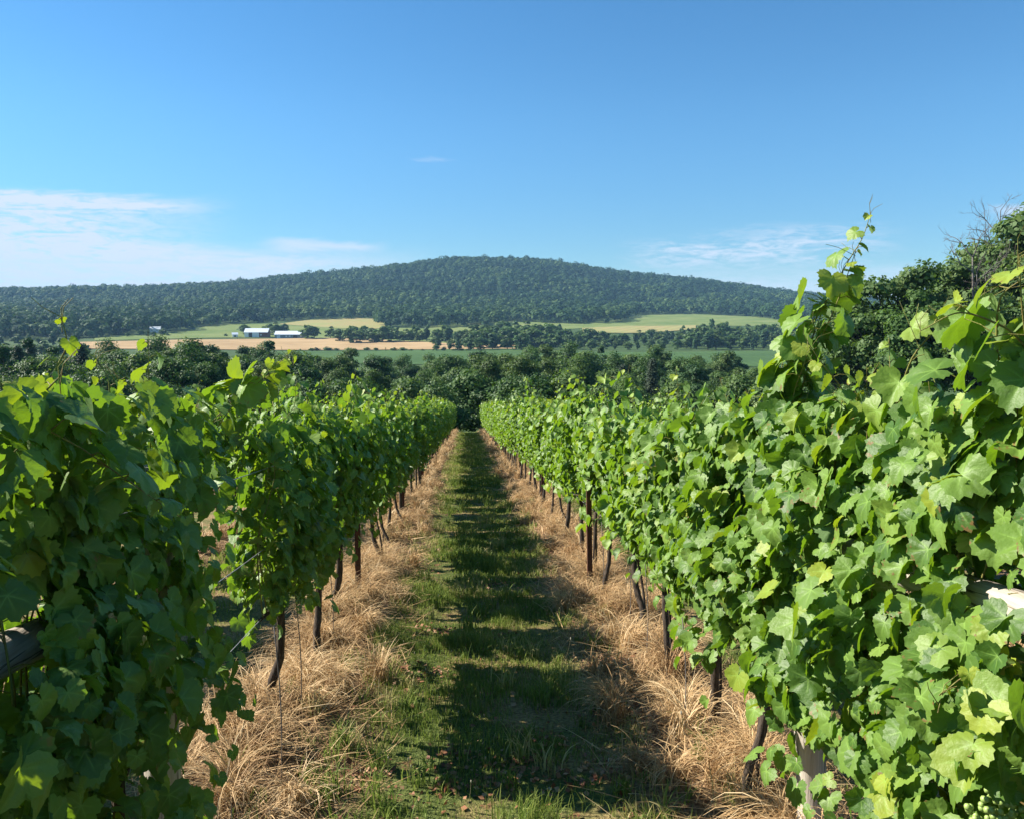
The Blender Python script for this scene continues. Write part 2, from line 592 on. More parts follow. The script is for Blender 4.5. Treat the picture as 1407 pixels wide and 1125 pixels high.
def field_mat(name, a, b, rows=0.0, angle=0.3, contrast=0.35):
    m, gg, out = new_mat(name)
    geo = gg.n('ShaderNodeNewGeometry')
    p = geo.outputs['Position']
    n = gg.noise(p, 0.02, 5, 0.6)
    c = gg.mix(gg.ss(n, 0.3, 0.7), a, b)
    if rows:
        mp = gg.n('ShaderNodeMapping')
        mp.inputs['Rotation'].default_value = (0, 0, angle)
        gg.link(p, mp.inputs[0])
        w = gg.n('ShaderNodeTexWave')
        w.inputs['Scale'].default_value = rows
        w.inputs['Distortion'].default_value = 2.0
        gg.link(mp.outputs[0], w.inputs[0])
        c = gg.mix(gg.m('MULTIPLY', w.outputs['Fac'], contrast), c, tuple(k * 0.6 for k in a))
    gg.link(bsdf(gg, c, 0.95, 0.05), out.inputs[0])
    return m


def field(name, cols, mat, nrow=10, step=12, lift=0.35):
    """cols: (column, far edge row, near edge row) in the photo, laid on the ground where they are seen"""
    cols = np.array(cols, float)
    pxs = np.arange(cols[0, 0], cols[-1, 0] + 0.1, step)
    t = np.interp(pxs, cols[:, 0], cols[:, 1])
    b = np.interp(pxs, cols[:, 0], cols[:, 2])
    n = len(pxs)
    v = []
    for k in range(nrow):
        f = k / (nrow - 1)
        for a, y0, y1 in zip(pxs, b, t):
            x, y = on_ground(a, y0 + (y1 - y0) * f)
            v.append((x, y, 0))
    v = np.array(v)
    v[:, 2] = gz(v[:, 0], v[:, 1], False) + lift
    i, j = np.meshgrid(np.arange(nrow - 1), np.arange(n - 1), indexing='ij')
    q = np.stack([i * n + j, i * n + j + 1, (i + 1) * n + j + 1, (i + 1) * n + j], -1).reshape(-1, 4)
    o = obj(name, mesh_np(name, v, [q], None, True, [mat]))
    return tag(o, kind='structure')


FM_CROP = field_mat('green_crop', (0.055, 0.105, 0.035), (0.075, 0.135, 0.045), 0.05, 0.2, 0.25)
FM_WHEAT = field_mat('ripe_grain', (0.33, 0.225, 0.115), (0.45, 0.32, 0.17), 0.05, 1.2, 0.3)
FM_PASTURE = field_mat('pasture', (0.12, 0.175, 0.05), (0.20, 0.23, 0.08), 0.02, 0.8, 0.25)
FM_STUBBLE = field_mat('stubble', (0.34, 0.27, 0.12), (0.26, 0.28, 0.10), 0.02, 0.5, 0.35)
field('crop_field', [(380, 484, 500), (700, 480, 503), (745, 484, 503), (900, 485, 505), (1110, 482, 505)], FM_CROP)
field('grain_field', [(110, 471, 480), (240, 468, 481), (400, 466, 482), (470, 465, 482), (620, 473, 481), (720, 476, 480)], FM_WHEAT, lift=0.6)
field('pasture_field', [(130, 465, 469), (250, 456, 466), (300, 446, 465), (400, 446, 465), (560, 452, 470), (640, 454, 474)], FM_PASTURE, lift=0.5)
field('stubble_field', [(385, 446, 446.5), (420, 441, 449), (460, 438.5, 452), (500, 438, 453), (530, 440, 452)], FM_STUBBLE, lift=0.8)
field('hay_field', [(590, 449, 465), (700, 442, 458), (800, 446, 452), (840, 441, 450), (880, 434, 449), (950, 432, 448), (1040, 436, 449), (1100, 442, 452)], FM_PASTURE, lift=0.5)
field('stubble_field', [(800, 452, 458), (860, 449, 459), (900, 449, 458), (960, 448, 453)], FM_STUBBLE, lift=0.9)

# ------------------------------------------------------------------ trees


def facets(cent, nrm, size, rnd, asp=1.0):
    """small bent leaf-clump faces"""
    n = len(cent)
    nrm = unit(nrm)
    r = unit(rng.normal(size=(n, 3)))
    a = unit(np.cross(nrm, r))
    b = np.cross(nrm, a)
    s = np.asarray(size)[:, None]
    k1, k2, k3 = (0.75 + 0.5 * rng.random((n, 1)) for _ in range(3))
    v = np.stack([cent - a * s * k1 - b * s * 0.35 * asp, cent + a * s * 0.2 - b * s * k2 * asp,
                  cent + a * s * k3 + b * s * 0.25 * asp, cent - a * s * 0.15 + b * s * k1 * asp], 1)
    q = np.arange(n * 4).reshape(n, 4)
    return v.reshape(-1, 3), q, np.repeat(rnd, 4)


def tree_meshes(seed, h, w, kind, fs, nfac, bark=None, leaf=None, low=None):
    """returns (trunk mesh, crown mesh) of a tree of height h and crown width w, base at origin"""
    r = np.random.default_rng(seed)
    tr = Geo()
    cent, nrm, siz, rnd = [], [], [], []
    if kind == 'pine':
        tr.tube(curve_pts([(0, 0, -0.5), (0.05 * w, 0, h * 0.5), (0, 0, h * 0.97)], 8), np.linspace(h * 0.02, h * 0.004, 8), 7)
        nl = 17
        for k in range(nl):
            f = k / (nl - 1)
            z = h * (0.14 + 0.84 * f)
            rad = w * 0.5 * (1 - f) ** 0.8 * (0.85 + 0.3 * r.random()) + 0.03 * w
            m = max(4, int(9 * (1 - f) + 3))
            for j in range(m):
                th = 2 * math.pi * (j + r.random() * 0.8) / m
                d = np.array([math.cos(th), math.sin(th), 0])
                L = rad * (0.7 + 0.5 * r.random())
                tr.tube([(0, 0, z), d * L * 0.9 + (0, 0, z - L * 0.2)], [h * 0.004, h * 0.0015], 4, False)
                nn = max(6, int(nfac / (nl * 8)))
                t = r.random(nn) ** 0.7
                c = d[None] * (L * t)[:, None] + np.stack([r.normal(0, 0.07 * w, nn) * t, r.normal(0, 0.07 * w, nn) * t, z - L * 0.25 * t + r.normal(0, 0.02 * h, nn)], 1)
                cent.append(c)
                nrm.append(np.array([0, 0, 0.8]) + d[None] * 0.5 + r.normal(size=(nn, 3)) * 0.4)
                siz.append(fs * (0.6 + 0.6 * r.random(nn)))
                rnd.append(np.clip(0.25 + 0.35 * r.random() + 0.3 * r.random(nn), 0, 1))
    else:
        th = h * (0.30 if kind != 'shrub' else 0.12)
        lean = r.normal(0, 0.03 * h, 2)
        main = curve_pts([(0, 0, -0.6), (lean[0] * 0.4, lean[1] * 0.4, th), (lean[0], lean[1], h * 0.75)], 9)
        tr.tube(main, np.linspace(h * 0.024, h * 0.006, 9) * (1.25 if kind == 'oak' else 1), 8, jit=0.08)
        ncl = {'oak': 46, 'round': 36, 'tall': 40, 'shrub': 18, 'airy': 30, 'lacy': 58}[kind]
        z0 = h * {'oak': 0.22, 'round': 0.16, 'tall': 0.15, 'shrub': 0.08, 'airy': 0.25, 'lacy': 0.18}[kind]
        if low is not None:
            z0 = h * low
        cz, rz_ = (z0 + h) / 2, (h - z0) / 2
        for k in range(ncl):
            # clump centre in the crown's volume, biased outward
            d = unit(r.normal(size=3))
            rad = r.random() ** 0.45 * (0.70 + 0.35 * r.random())
            squash = 1.0 if kind != 'tall' else 0.85
            prof = 1.0 if d[2] < 0 else (1 - 0.35 * d[2])
            c = np.array([d[0] * rad * w / 2 * squash * prof, d[1] * rad * w / 2 * squash * prof, cz + d[2] * rad * rz_])
            cr = (0.155 + 0.10 * r.random()) * w * (1.15 if kind == 'shrub' else 0.8 if kind == 'airy' else 0.62 if kind == 'lacy' else 0.72)
            st = main[min(8, 2 + int(5 * r.random()))]
            mid = (st + c) / 2 + r.normal(0, 0.03 * w, 3)
            tr.tube(curve_pts([st, mid, c], 5), np.linspace(h * 0.008, h * 0.002, 5), 5, False)
            n = int(nfac / ncl * (0.7 + 0.6 * r.random()))
            dd = unit(r.normal(size=(n, 3)))
            dd[:, 2] = np.where(dd[:, 2] < -0.35, -dd[:, 2] * 0.5, dd[:, 2])
            lump = 0.75 + 0.5 * vnoise(dd[:, 0] * 2.2 + k * 3.7 + seed, dd[:, 1] * 2.2 + dd[:, 2] * 1.7)
            rr = cr * lump * ((0.45 + 0.75 * r.random(n) ** 0.8) if kind == 'lacy' else (0.55 + 0.62 * r.random(n) ** 0.8))
            pz = np.array([1, 1, 0.78])
            cent.append(c[None] + dd * rr[:, None] * pz)
            nrm.append(dd + np.array([0, 0, 0.35]) + r.normal(size=(n, 3)) * 0.42)
            siz.append(fs * (0.55 + 0.75 * r.random(n)))
            rnd.append(np.clip(0.12 + 0.55 * r.random() + r.normal(0, 0.14, n), 0, 1))
    v, q, rr = facets(np.vstack(cent), np.vstack(nrm), np.concatenate(siz), np.concatenate(rnd))
    crown = mesh_np('crown', v, [q], {'rnd': rr}, False, [leaf or (M_PINE if kind == 'pine' else M_TREE)])
    return tr.mesh('trunk', bark or M_TREEBARK), crown, float(np.quantile(v[:, 2], 0.985))


def place_tree(meshes, x, y, s, rz, name='tree', z=None, sink=0.2, wide=1.0):
    e = obj(name, None, None, (x, y, (gz1(x, y) if z is None else z) - sink))
    e.rotation_euler = (0, 0, rz)
    e.scale = (s * wide, s * wide, s)
    obj('trunk', meshes[0], e)
    obj('crown', meshes[1], e)
    return e


NEAR_KINDS = [('oak', 13, 11), ('round', 12, 9), ('tall', 14, 7), ('oak', 12, 10), ('round', 11, 10), ('airy', 13, 9), ('pine', 13, 6), ('tall', 13, 8)]
NEAR = [tree_meshes(100 + k, h, w, kd, 0.155, 17000, leaf=(M_TREE, M_TREE_OLIVE, M_TREE_DEEP, M_TREE, M_TREE_PALE, M_TREE_PALE, None, M_TREE_DEEP)[k], low=(0.1, 0.05, 0.05, 0.1, 0.05, 0.1, None, 0.05)[k]) for k, (kd, h, w) in enumerate(NEAR_KINDS)]
SHRUBS = [tree_meshes(140 + k, 5, 5.5, 'shrub', 0.12, 9000, leaf=(M_TREE_PALE if k == 1 else None)) for k in range(3)]
FAR_KINDS = [('oak', 15, 13), ('round', 14, 12), ('tall', 16, 9), ('round', 13, 13), ('pine', 15, 8), ('oak', 14, 15)]
FAR = [tree_meshes(180 + k, h, w, kd, 0.7, 1500, leaf=(M_TREE, M_TREE_PALE, M_TREE_DEEP, M_TREE_OLIVE, None, M_TREE)[k], low=0.0) for k, (kd, h, w) in enumerate(FAR_KINDS)]
FARH = [h for _, h, _ in FAR_KINDS]
NEARH = [h for _, h, _ in NEAR_KINDS]

wood_top = hermite([-60, 0, 60, 130, 165, 215, 270, 310, 370, 430, 520, 600, 650, 700, 760, 800, 850, 900, 960, 1010, 1060, 1120, 1200, 1500],
                   [470, 466, 474, 478, 478, 470, 469, 481, 478, 489, 494, 497, 491, 482, 485, 482, 491, 486, 488, 496, 512, 516, 500, 490])
placed = []           # (tree, column, top row, y)


def wood_landmark(px):
    for lim, t in ((60, 'at the far left edge'), (170, 'left below the tan field'), (300, 'below the shed'), (430, 'below the barns'),
                   (560, 'right of the barns'), (690, 'straight beyond the path'), (800, 'just right of the path'),
                   (920, 'left of the hay field'), (1070, 'below the hay field')):
        if px < lim:
            return t
    return 'behind the tall shoot'


def spot_tree(px, y, top_row, k, lib, libh, rz=0.0, name='broadleaf_tree', smin=0.6, smax=1.7, wide=1.0):
    x = px_to_x(px, y)
    zt = P(px, top_row, y).z
    zg = gz1(x, y)
    s = min(smax, max(smin, (zt - zg + 0.2) / lib[k][2]))
    return place_tree(lib[k], x, y, s, rz, 'pine_tree' if (lib is NEAR and k == 6) or (lib is FAR and k == 4) else name, wide=wide)


# the wood below the vineyard: front shrubs, then ranks of trees
wood = []
for yy, dpx, sink in ((98, 70, 34), (122, 54, 20), (150, 46, 9), (185, 40, 2), (225, 34, 0)):
    p = -60.0 + 20 * rng.random()
    while p < 1240:
        y = yy + rng.uniform(-9, 9)
        top = float(wood_top(p)) + sink + abs(rng.normal(0, 12)) - 10
        if p > 1080:
            top += 8
        k = int(rng.integers(0, 8))
        if k == 6 and not (740 < p < 900 or p < 190):
            k = 1
        t = spot_tree(p, y, top, k, NEAR, NEARH, rng.uniform(0, 6.28), smin=0.45, smax=1.35)
        wood.append((p, top, y, t, k))
        p += dpx * rng.uniform(0.7, 1.35)
bins = {}
for w_ in wood:
    bins.setdefault(wood_landmark(w_[0]), []).append(w_)
for lm, ws in bins.items():
    ws.sort(key=lambda q: q[1])
    grp = 'trees of the wood ' + lm
    for n_, (p, top, y, t, k) in enumerate(ws):
        pine = k == 6
        if n_ == 0:
            tag(t, 'topmost dark green %s of the wood, %s' % ('pine' if pine else 'tree', lm), 'tree', grp)
        elif pine:
            tag(t, 'grey green pine in the valley wood, %s' % lm, 'tree', grp + ', pines')
        elif k in (4, 5):
            tag(t, 'lighter green leafy tree in the valley wood, %s' % lm, 'tree', grp + ', lighter')
        else:
            tag(t, 'dark green leafy tree in the valley wood, %s' % lm, 'tree', grp)
# scrub along the lower edge of the vineyard
scrub = []
for p in np.arange(-40, 1160, 46):
    pp = p + rng.uniform(-14, 14)
    y = rng.uniform(70, 84)
    top = 527 + rng.uniform(-10, 12)
    k = int(rng.integers(0, 3))
    t = spot_tree(pp, y, top, k, SHRUBS, [5, 5, 5], rng.uniform(0, 6.28), 'shrub', 0.6, 2.0)
    tag(t, 'dark leafy shrub at the lower vineyard edge, %s' % wood_landmark(pp), 'shrub', 'shrubs below the vineyard ' + wood_landmark(pp))

# tall trees on the right, one of them with dead limbs
RT = [tree_meshes(300 + k, 15, w, kd, 0.17, 32000, leaf=lf) for k, (w, kd, lf) in
      enumerate(((12, 'lacy', M_TREE_PALE), (13, 'lacy', M_TREE_RIGHT), (12, 'lacy', M_TREE_PALE), (11, 'lacy', M_TREE_RIGHT)))]
for px, y, top, k, label in ((1165, 84, 425, 1, 'low round dark tree right of the tall vine shoot, edge of the tall clump'),
                             (1222, 78, 378, 0, 'broad dark green tree at the left of the tall clump, under the clear sky'),
                             (1290, 82, 385, 1, 'dark leafy tree in the middle of the clump, in front of the bare branches'),
                             (1262, 70, 420, 3, 'shorter dark tree at the front of the clump, just above the vines'),
                             (1352, 80, 345, 2, 'lighter airy tree beside the bare dead branches at the right'),
                             (1402, 76, 305, 2, 'tallest tree at the right edge, reaching highest into the sky'),
                             (1345, 68, 415, 0, 'dark tree low behind the vines below the airy tree'),
                             (1440, 82, 330, 3, 'tall dark tree cut off by the right edge of the view')):
    t = spot_tree(px, y, top, k, RT, [15] * 4, rng.uniform(0, 6.28), 'broadleaf_tree', 0.3, 2.0)
    tag(t, label, 'tree')


def dead_tree(px, y, top, seed, label):
    r = np.random.default_rng(seed)
    x = px_to_x(px, y)
    zg = gz1(x, y)
    h = P(px, top, y).z - zg
    tk, br = Geo(), Geo()
    main = curve_pts([(0, 0, -0.5), (0.2, 0, h * 0.35), (-0.5, 0.2, h * 0.62), (-0.9, 0.2, h * 0.86)], 10)
    tk.tube(main, np.linspace(0.22, 0.06, 10), 8)
    def grow(p, d, L, rad, depth):
        n = 5
        pts = [p]
        dd = d
        for _ in range(n):
            dd = unit(dd + r.normal(0, 0.16, 3) + np.array([0, 0, 0.05]))
            pts.append(pts[-1] + dd * L / n)
        br.tube(pts, np.linspace(rad, rad * 0.45, n + 1), 5 if depth < 2 else 4, False)
        if depth < 3:
            for _ in range(4 if depth == 0 else 3):
                i = int(r.integers(2, n + 1))
                grow(pts[i], unit(dd + r.normal(0, 0.55, 3) * np.array([1, 1, 0.8])), L * r.uniform(0.45, 0.7), rad * 0.5, depth + 1)
    for k in range(8):
        i = int(r.integers(5, 10))
        s = -1 if r.random() < 0.6 else 1
        grow(main[i], unit(np.array([s * r.uniform(0.3, 1.0), r.normal(0, 0.3), r.uniform(0.5, 1.1)])), h * r.uniform(0.10, 0.19), 0.07, 0)
    e = obj('dead_tree', None, None, (x, y, zg))
    obj('trunk', tk.mesh('trunk', M_DEADWOOD), e)
    obj('branches', br.mesh('branches', M_DEADWOOD), e)
    tag(e, label, 'tree')


dead_tree(1340, 74, 318, 4, 'dead grey tree with bare branches above the clump, left of the tallest tree')
dead_tree(1378, 79, 292, 9, 'bare thin twigs of a dead tree standing before the tallest tree')

# second belt across the valley and the trees round the farm
belt_top = hermite([590, 640, 690, 740, 800, 860, 930, 985, 1020, 1060, 1110, 1300], [458, 450, 445, 444, 452, 458, 452, 440, 448, 447, 446, 440])
belt = []
for yy, dpx, add in ((690, 15, 15), (745, 15, 9), (800, 14, 3), (860, 14, 0)):
    p = 596.0 + rng.uniform(0, 10)
    while p < 1290:
        top = float(belt_top(p)) + add + rng.uniform(-3, 5)
        k = int(rng.integers(0, 6))
        if k == 4:
            k = 2
        t = spot_tree(p, yy + rng.uniform(-25, 25), top, k, FAR, FARH, rng.uniform(0, 6.28), smin=0.45, smax=1.6, wide=rng.uniform(0.95, 1.45))
        belt.append((p, t))
        p += dpx * rng.uniform(0.75, 1.4)
for p, t in belt:
    lm = 'left of the hay field' if p < 790 else 'in front of the sunlit hay field' if p < 1040 else 'near the tall vine shoot'
    tag(t, 'small tree of the far valley belt, %s' % lm, 'tree', 'trees of the far belt ' + lm)
farm = [(338, 447, 1000, 'tree standing alone on the pasture left of the white barn'), (352, 452, 1010, 'small tree against the left gable of the white barn'),
        (372, 446, 1000, 'tree behind the roof of the white barn'), (380, 444, 985, 'tallest tree between the two barns'),
        (392, 446, 990, 'rounded tree behind the left end of the long barn'), (424, 448, 925, 'dark tree at the right end of the long barn'),
        (433, 450, 930, 'second tree to the right of the long barn'), (455, 450, 935, 'pale tree in the gap right of the farm trees'),
        (472, 454, 930, 'low tree midway along the top of the grain field'), (485, 449, 935, 'dark spreading tree above the grain field'),
        (497, 451, 930, 'tree at the right end of the farmyard row'), (520, 457, 900, 'low tree above the thin end of the grain field'),
        (536, 449, 905, 'left of two tall trees above the thin end of the grain field'), (550, 456, 890, 'bush between the two tall hedge trees'),
        (570, 449, 890, 'tall tree at the middle of the valley hedge'), (585, 454, 880, 'spreading tree right of the tall hedge tree'),
        (600, 457, 870, 'low tree at the right end of the valley hedge'), (690, 432, 1000, 'pointed tree standing out before the forest edge in the middle'),
        (312, 459, 960, 'small bush left of the grey shed'), (530, 478, 720, 'round bush on the line between the grain and crop fields'),
        (440, 480, 720, 'low dark bush at the near edge of the grain field'), (466, 480, 720, 'flat dark bush in the fence line below the grain field'),
        (660, 479, 720, 'bush near the far end of the fence line'), (225, 452, 980, 'tree beside the far house at the left'), (205, 455, 960, 'tree left of the far house')]
for n_, (p, top, y, lab) in enumerate(farm):
    t = spot_tree(p, y, top, n_ % 4 if n_ % 4 != 2 else 1, FAR, FARH, rng.uniform(0, 6.28), smin=0.12, smax=1.3, wide=rng.uniform(0.9, 1.5))
    tag(t, lab, 'tree')
for p in np.arange(412, 640, 13.0):
    pp = p + rng.uniform(-4, 4)
    y = on_ground(pp, 482.5)[1]
    t = spot_tree(pp, y, 478.5 + rng.uniform(-1.5, 2.0), int(rng.integers(0, 4)), FAR, FARH, rng.uniform(0, 6.28), 'shrub', 0.08, 1.0, wide=rng.uniform(1.8, 3.0))
    tag(t, 'low dark bush in the hedge line below the tan grain field', 'shrub', 'bushes of the far hedge line')
for p in np.arange(468, 616, 11.0):
    pp = p + rng.uniform(-4, 4)
    t = spot_tree(pp, rng.uniform(840, 900), rng.uniform(446, 458), int(rng.integers(0, 4)), FAR, FARH, rng.uniform(0, 6.28), smin=0.25, smax=1.4, wide=rng.uniform(0.9, 1.5))
    tag(t, 'small far tree in the hedge above the thin end of the tan field', 'tree', 'trees of the hedge above the grain field')
left_far = []
for yy, dpx, base in ((560, 24, 470), (800, 18, 459), (960, 16, 452)):
    p = -30.0
    while p < (128 if yy < 900 else 245):
        t = spot_tree(p, yy + rng.uniform(-25, 25), base + rng.uniform(-4, 6), int(rng.integers(0, 4)), FAR, FARH, rng.uniform(0, 6.28), smin=0.3, smax=1.5, wide=rng.uniform(0.9, 1.4))
        tag(t, 'small far tree left of the tan grain field' if yy < 900 else 'small far tree at the left foot of the wooded hill', 'tree',
            'trees at the far left' if yy < 900 else 'trees at the hill foot on the left')
        p += dpx * rng.uniform(0.75, 1.4)

# the wooded hill: one mass of crowns
edge_px = [-600, 0, 130, 250, 300, 400, 515, 522, 600, 690, 700, 780, 862, 872, 950, 1030, 1100, 1190, 1900]
edge_row = [470, 469, 465, 456, 447, 441, 438, 450, 451, 448, 443, 446, 443, 433, 432, 436, 443, 446, 450]
step = 14.0
gx, gy = np.meshgrid(np.arange(-2200, 2450, step), np.arange(820, 2560, step))
gx = (gx + rng.uniform(-5.5, 5.5, gx.shape)).ravel()
gy = (gy + rng.uniform(-5.5, 5.5, gy.shape)).ravel()
gzv = gz(gx, gy, False)
qx, qy = project(gx, gy, gzv)
ok = (qx > -260) & (qx < 1660) & (qy < np.interp(qx, edge_px, edge_row)) & (gy > np.where(qx > 520, 1080, np.where(qx > 260, 1150, 830)))
gx, gy, gzv = gx[ok], gy[ok], gzv[ok]
nt_ = len(gx)
per = 54
d = unit(rng.normal(size=(nt_, per, 3)))
d[..., 2] = np.where(d[..., 2] < -0.2, -d[..., 2], d[..., 2])
cw = 4.2 + 7.5 * rng.random(nt_) ** 1.6
chh = cw * rng.uniform(0.8, 1.25, nt_)
lump = 0.86 + 0.26 * rng.random((nt_, per))
ctr = np.stack([gx, gy, gzv + 3 + 12 * rng.random(nt_)], 1)[:, None, :] + d * np.stack([cw, cw, chh], 1)[:, None, :] * lump[..., None]
v, q, rr = facets(ctr.reshape(-1, 3), (d + np.array([0, 0, 0.25]) + rng.normal(size=d.shape) * 0.22).reshape(-1, 3),
                  rng.uniform(1.5, 2.6, nt_ * per), np.clip(np.repeat(np.clip(0.75 * rng.random(nt_) + 1.0 * (vnoise(gx / 90, gy / 90) - 0.42), 0, 1), per) + rng.normal(0, 0.10, nt_ * per), 0, 1))
forest = obj('forest', mesh_np('forest', v, [q], {'rnd': rr}, False, [M_FOREST]))
tag(forest, 'dark wooded hill covered in leafy trees beyond the valley', 'forest', None, 'stuff')

# ------------------------------------------------------------------ farm buildings
M_WHITE = plain('white_boards', (0.75, 0.76, 0.78), 0.6, 0, 0.05, 1)
M_REDWALL = plain('dark_red_boards', (0.16, 0.06, 0.045), 0.8, 0, 0.15, 1)
M_ROOF = plain('pale_metal_roof', (0.62, 0.68, 0.74), 0.5, 0, 0.05, 0.5)
M_GREYWALL = plain('blue_grey_boards', (0.20, 0.25, 0.27), 0.7, 0, 0.1, 1)
M_DARK = plain('dark_opening', (0.03, 0.03, 0.035), 0.5)


def barn(name, label, cat, px, row, w, dp, hw, hr, mats, rot, doors, annex=None, cols=None):
    x, y = on_ground(px, row)
    z = gz1(x, y)
    e = obj(name, None, None, (x, y, z))
    e.rotation_euler = (0, 0, rot)
    wg = Geo()
    a, b = w / 2, dp / 2
    v = [(-a, -b, -1.5), (a, -b, -1.5), (a, b, -1.5), (-a, b, -1.5), (-a, -b, hw), (a, -b, hw), (a, b, hw), (-a, b, hw), (-a, 0, hr - 0.15), (a, 0, hr - 0.15)]
    wg.add(v, [np.array([(0, 1, 5, 4), (2, 3, 7, 6)]), np.array([(1, 2, 6, 9, 5), (3, 0, 4, 8, 7)])])
    obj('wall', wg.mesh('wall', mats[0], False), e)
    rg = Geo()
    o = 0.6
    k = (hr - hw) / b
    for s in (-1, 1):
        v = [(-a - o, s * (b + o), hw - o * k), (a + o, s * (b + o), hw - o * k), (a + o, 0, hr), (-a - o, 0, hr)]
        v += [(p[0], p[1], p[2] + 0.25) for p in v]
        rg.add(v, [np.array([(0, 1, 2, 3), (4, 5, 6, 7), (0, 1, 5, 4), (3, 2, 6, 7), (0, 3, 7, 4), (1, 2, 6, 5)])])
    obj('roof', rg.mesh('roof', mats[1], False), e)
    for (nm, x0, x1, z0, z1, m) in doors:
        dg = Geo()
        dg.box(x0, x1, -b - 0.12, -b + 0.05, z0, z1)
        obj(nm, dg.mesh(nm, m, False), e)
    return tag(e, label, cat)


barn('barn', 'tall barn with pale roof, white left front and dark red right wall', 'barn', 354, 464, 27, 14, 6.2, 10.5, (M_REDWALL, M_ROOF), 0.0,
     [('door', -8.2, -4.8, 0, 4.6, M_DARK), ('panel', -13.5, -8.6, 0, 6.0, M_WHITE), ('panel', -4.4, 3.5, 0, 6.0, M_WHITE), ('window', 5.2, 6.6, 2.2, 3.8, M_WHITE)])
barn('barn', 'long low barn with pale roof and blue grey wall right of the white fronted barn', 'barn', 400, 465, 35, 14, 4.4, 8.2, (M_GREYWALL, M_ROOF), 0.0,
     [('door', -15, -11, 0, 3.6, M_WHITE), ('door', 4, 9, 0, 3.6, M_DARK), ('window', -5, -3, 1.6, 3, M_WHITE), ('window', -1, 1, 1.6, 3, M_WHITE), ('window', 12, 14, 1.6, 3, M_WHITE)])
barn('shed', 'small white shed with grey roof left of the two barns', 'shed', 323, 464, 6, 6, 3.5, 5.5, (M_WHITE, M_ROOF), 0.3,
     [('door', -1, 1, 0, 2.4, M_DARK)])
barn('farmhouse', 'far white house among trees at the left end of the valley', 'house', 214, 458, 12, 9, 5.0, 8.0, (M_WHITE, M_ROOF), 0.2,
     [('window', -4, -3, 3, 4.2, M_DARK), ('window', 2, 3, 3, 4.2, M_DARK), ('door', -0.6, 0.6, 0, 2.2, M_DARK)])

# ------------------------------------------------------------------ grape vines


def leaf_template(n, inner, seed):
    """a lobed, toothed vine leaf in its own plane: y towards the tip, stalk at the origin; unit width about 1"""
    r = np.random.default_rng(seed)
    th = np.linspace(-R(168), R(168), n)
    lob = np.array([0, R(52), -R(52), R(108), -R(108)])
    ln = np.array([0.62, 0.59, 0.59, 0.53, 0.53]) * (1 + r.normal(0, 0.09, 5))
    dd = np.abs(th[:, None] - lob[None])
    rad = np.max(ln[None] * (1 - 0.17 * np.clip(dd / R(27), 0, 1.6) ** 1.5), axis=1)
    rad = np.maximum(rad, 0.40)
    rad *= 1 - 0.45 * sstep(np.abs(th), R(145), R(168))
    if n > 20:
        rad *= 1 + 0.055 * np.where(np.arange(n) % 2 == 0, 1, -1) + r.normal(0, 0.02, n)
    vein = np.exp(-(np.min(dd, axis=1) / R(9)) ** 2)
    ring = lambda f: np.stack([np.sin(th) * rad * f, np.cos(th) * rad * f, 0 * th], 1)
    vs, ve, fs = [np.zeros((1, 3))], [np.ones(1)], []
    if inner:
        vs += [ring(0.52), ring(1.0)]
        ve += [vein, vein * 0.5]
        k = np.arange(n - 1)
        fs = [np.stack([0 * k, 2 + k, 1 + k], 1), np.stack([1 + k, 2 + k, n + 2 + k, n + 1 + k], 1)]
    else:
        vs += [ring(1.0)]
        ve += [vein]
        k = np.arange(n - 1)
        fs = [np.stack([0 * k, 2 + k, 1 + k], 1)]
    v, ve = np.vstack(vs), np.concatenate(ve)
    rr = np.hypot(v[:, 0], v[:, 1])
    fold, droop, cup = r.uniform(-0.05, 0.60), r.uniform(0.10, 0.85), r.uniform(-0.25, 0.30)
    v[:, 2] = fold * np.abs(v[:, 0]) - droop * np.clip(v[:, 1], -0.3, 1) ** 2 * 0.9 - cup * rr ** 2 + 0.03 * (1 - ve) * np.sin(np.clip(rr * 4, 0, 3)) + 0.03 * np.sin(np.arctan2(v[:, 0], v[:, 1]) * 3 + seed) * rr
    return v, fs, ve


HI = [leaf_template(38, True, s) for s in range(12)]
MID = [leaf_template(13, False, s + 20) for s in range(6)]
LOW = [leaf_template(9, False, s + 40) for s in range(5)]


def add_leaves(geo_, pos, nrm, tip, size, rnd, lib, r):
    nrm = unit(nrm)
    tip = unit(tip - nrm * np.sum(tip * nrm, axis=1, keepdims=True))
    side = np.cross(tip, nrm)
    which = r.integers(0, len(lib), len(pos))
    for k, (v, fs, ve) in enumerate(lib):
        w = np.nonzero(which == k)[0]
        if not len(w):
            continue
        L = v.copy()
        n, m = len(w), len(L)
        s = size[w][:, None, None]
        zsc = r.uniform(0.5, 1.5, (n, 1, 1))
        wv = pos[w][:, None, :] + s * (L[None, :, 0:1] * side[w][:, None, :] + L[None, :, 1:2] * tip[w][:, None, :] + zsc * L[None, :, 2:3] * nrm[w][:, None, :])
        off = (np.arange(n) * m)[:, None, None]
        geo_.add(wv.reshape(-1, 3), [(f[None] + off).reshape(-1, f.shape[1]) for f in fs],
                 rnd=np.repeat(rnd[w], m), vein=np.tile(ve, n), rim=np.tile(np.clip(np.hypot(v[:, 0], v[:, 1]) * 2 - 0.3, 0, 1), n))


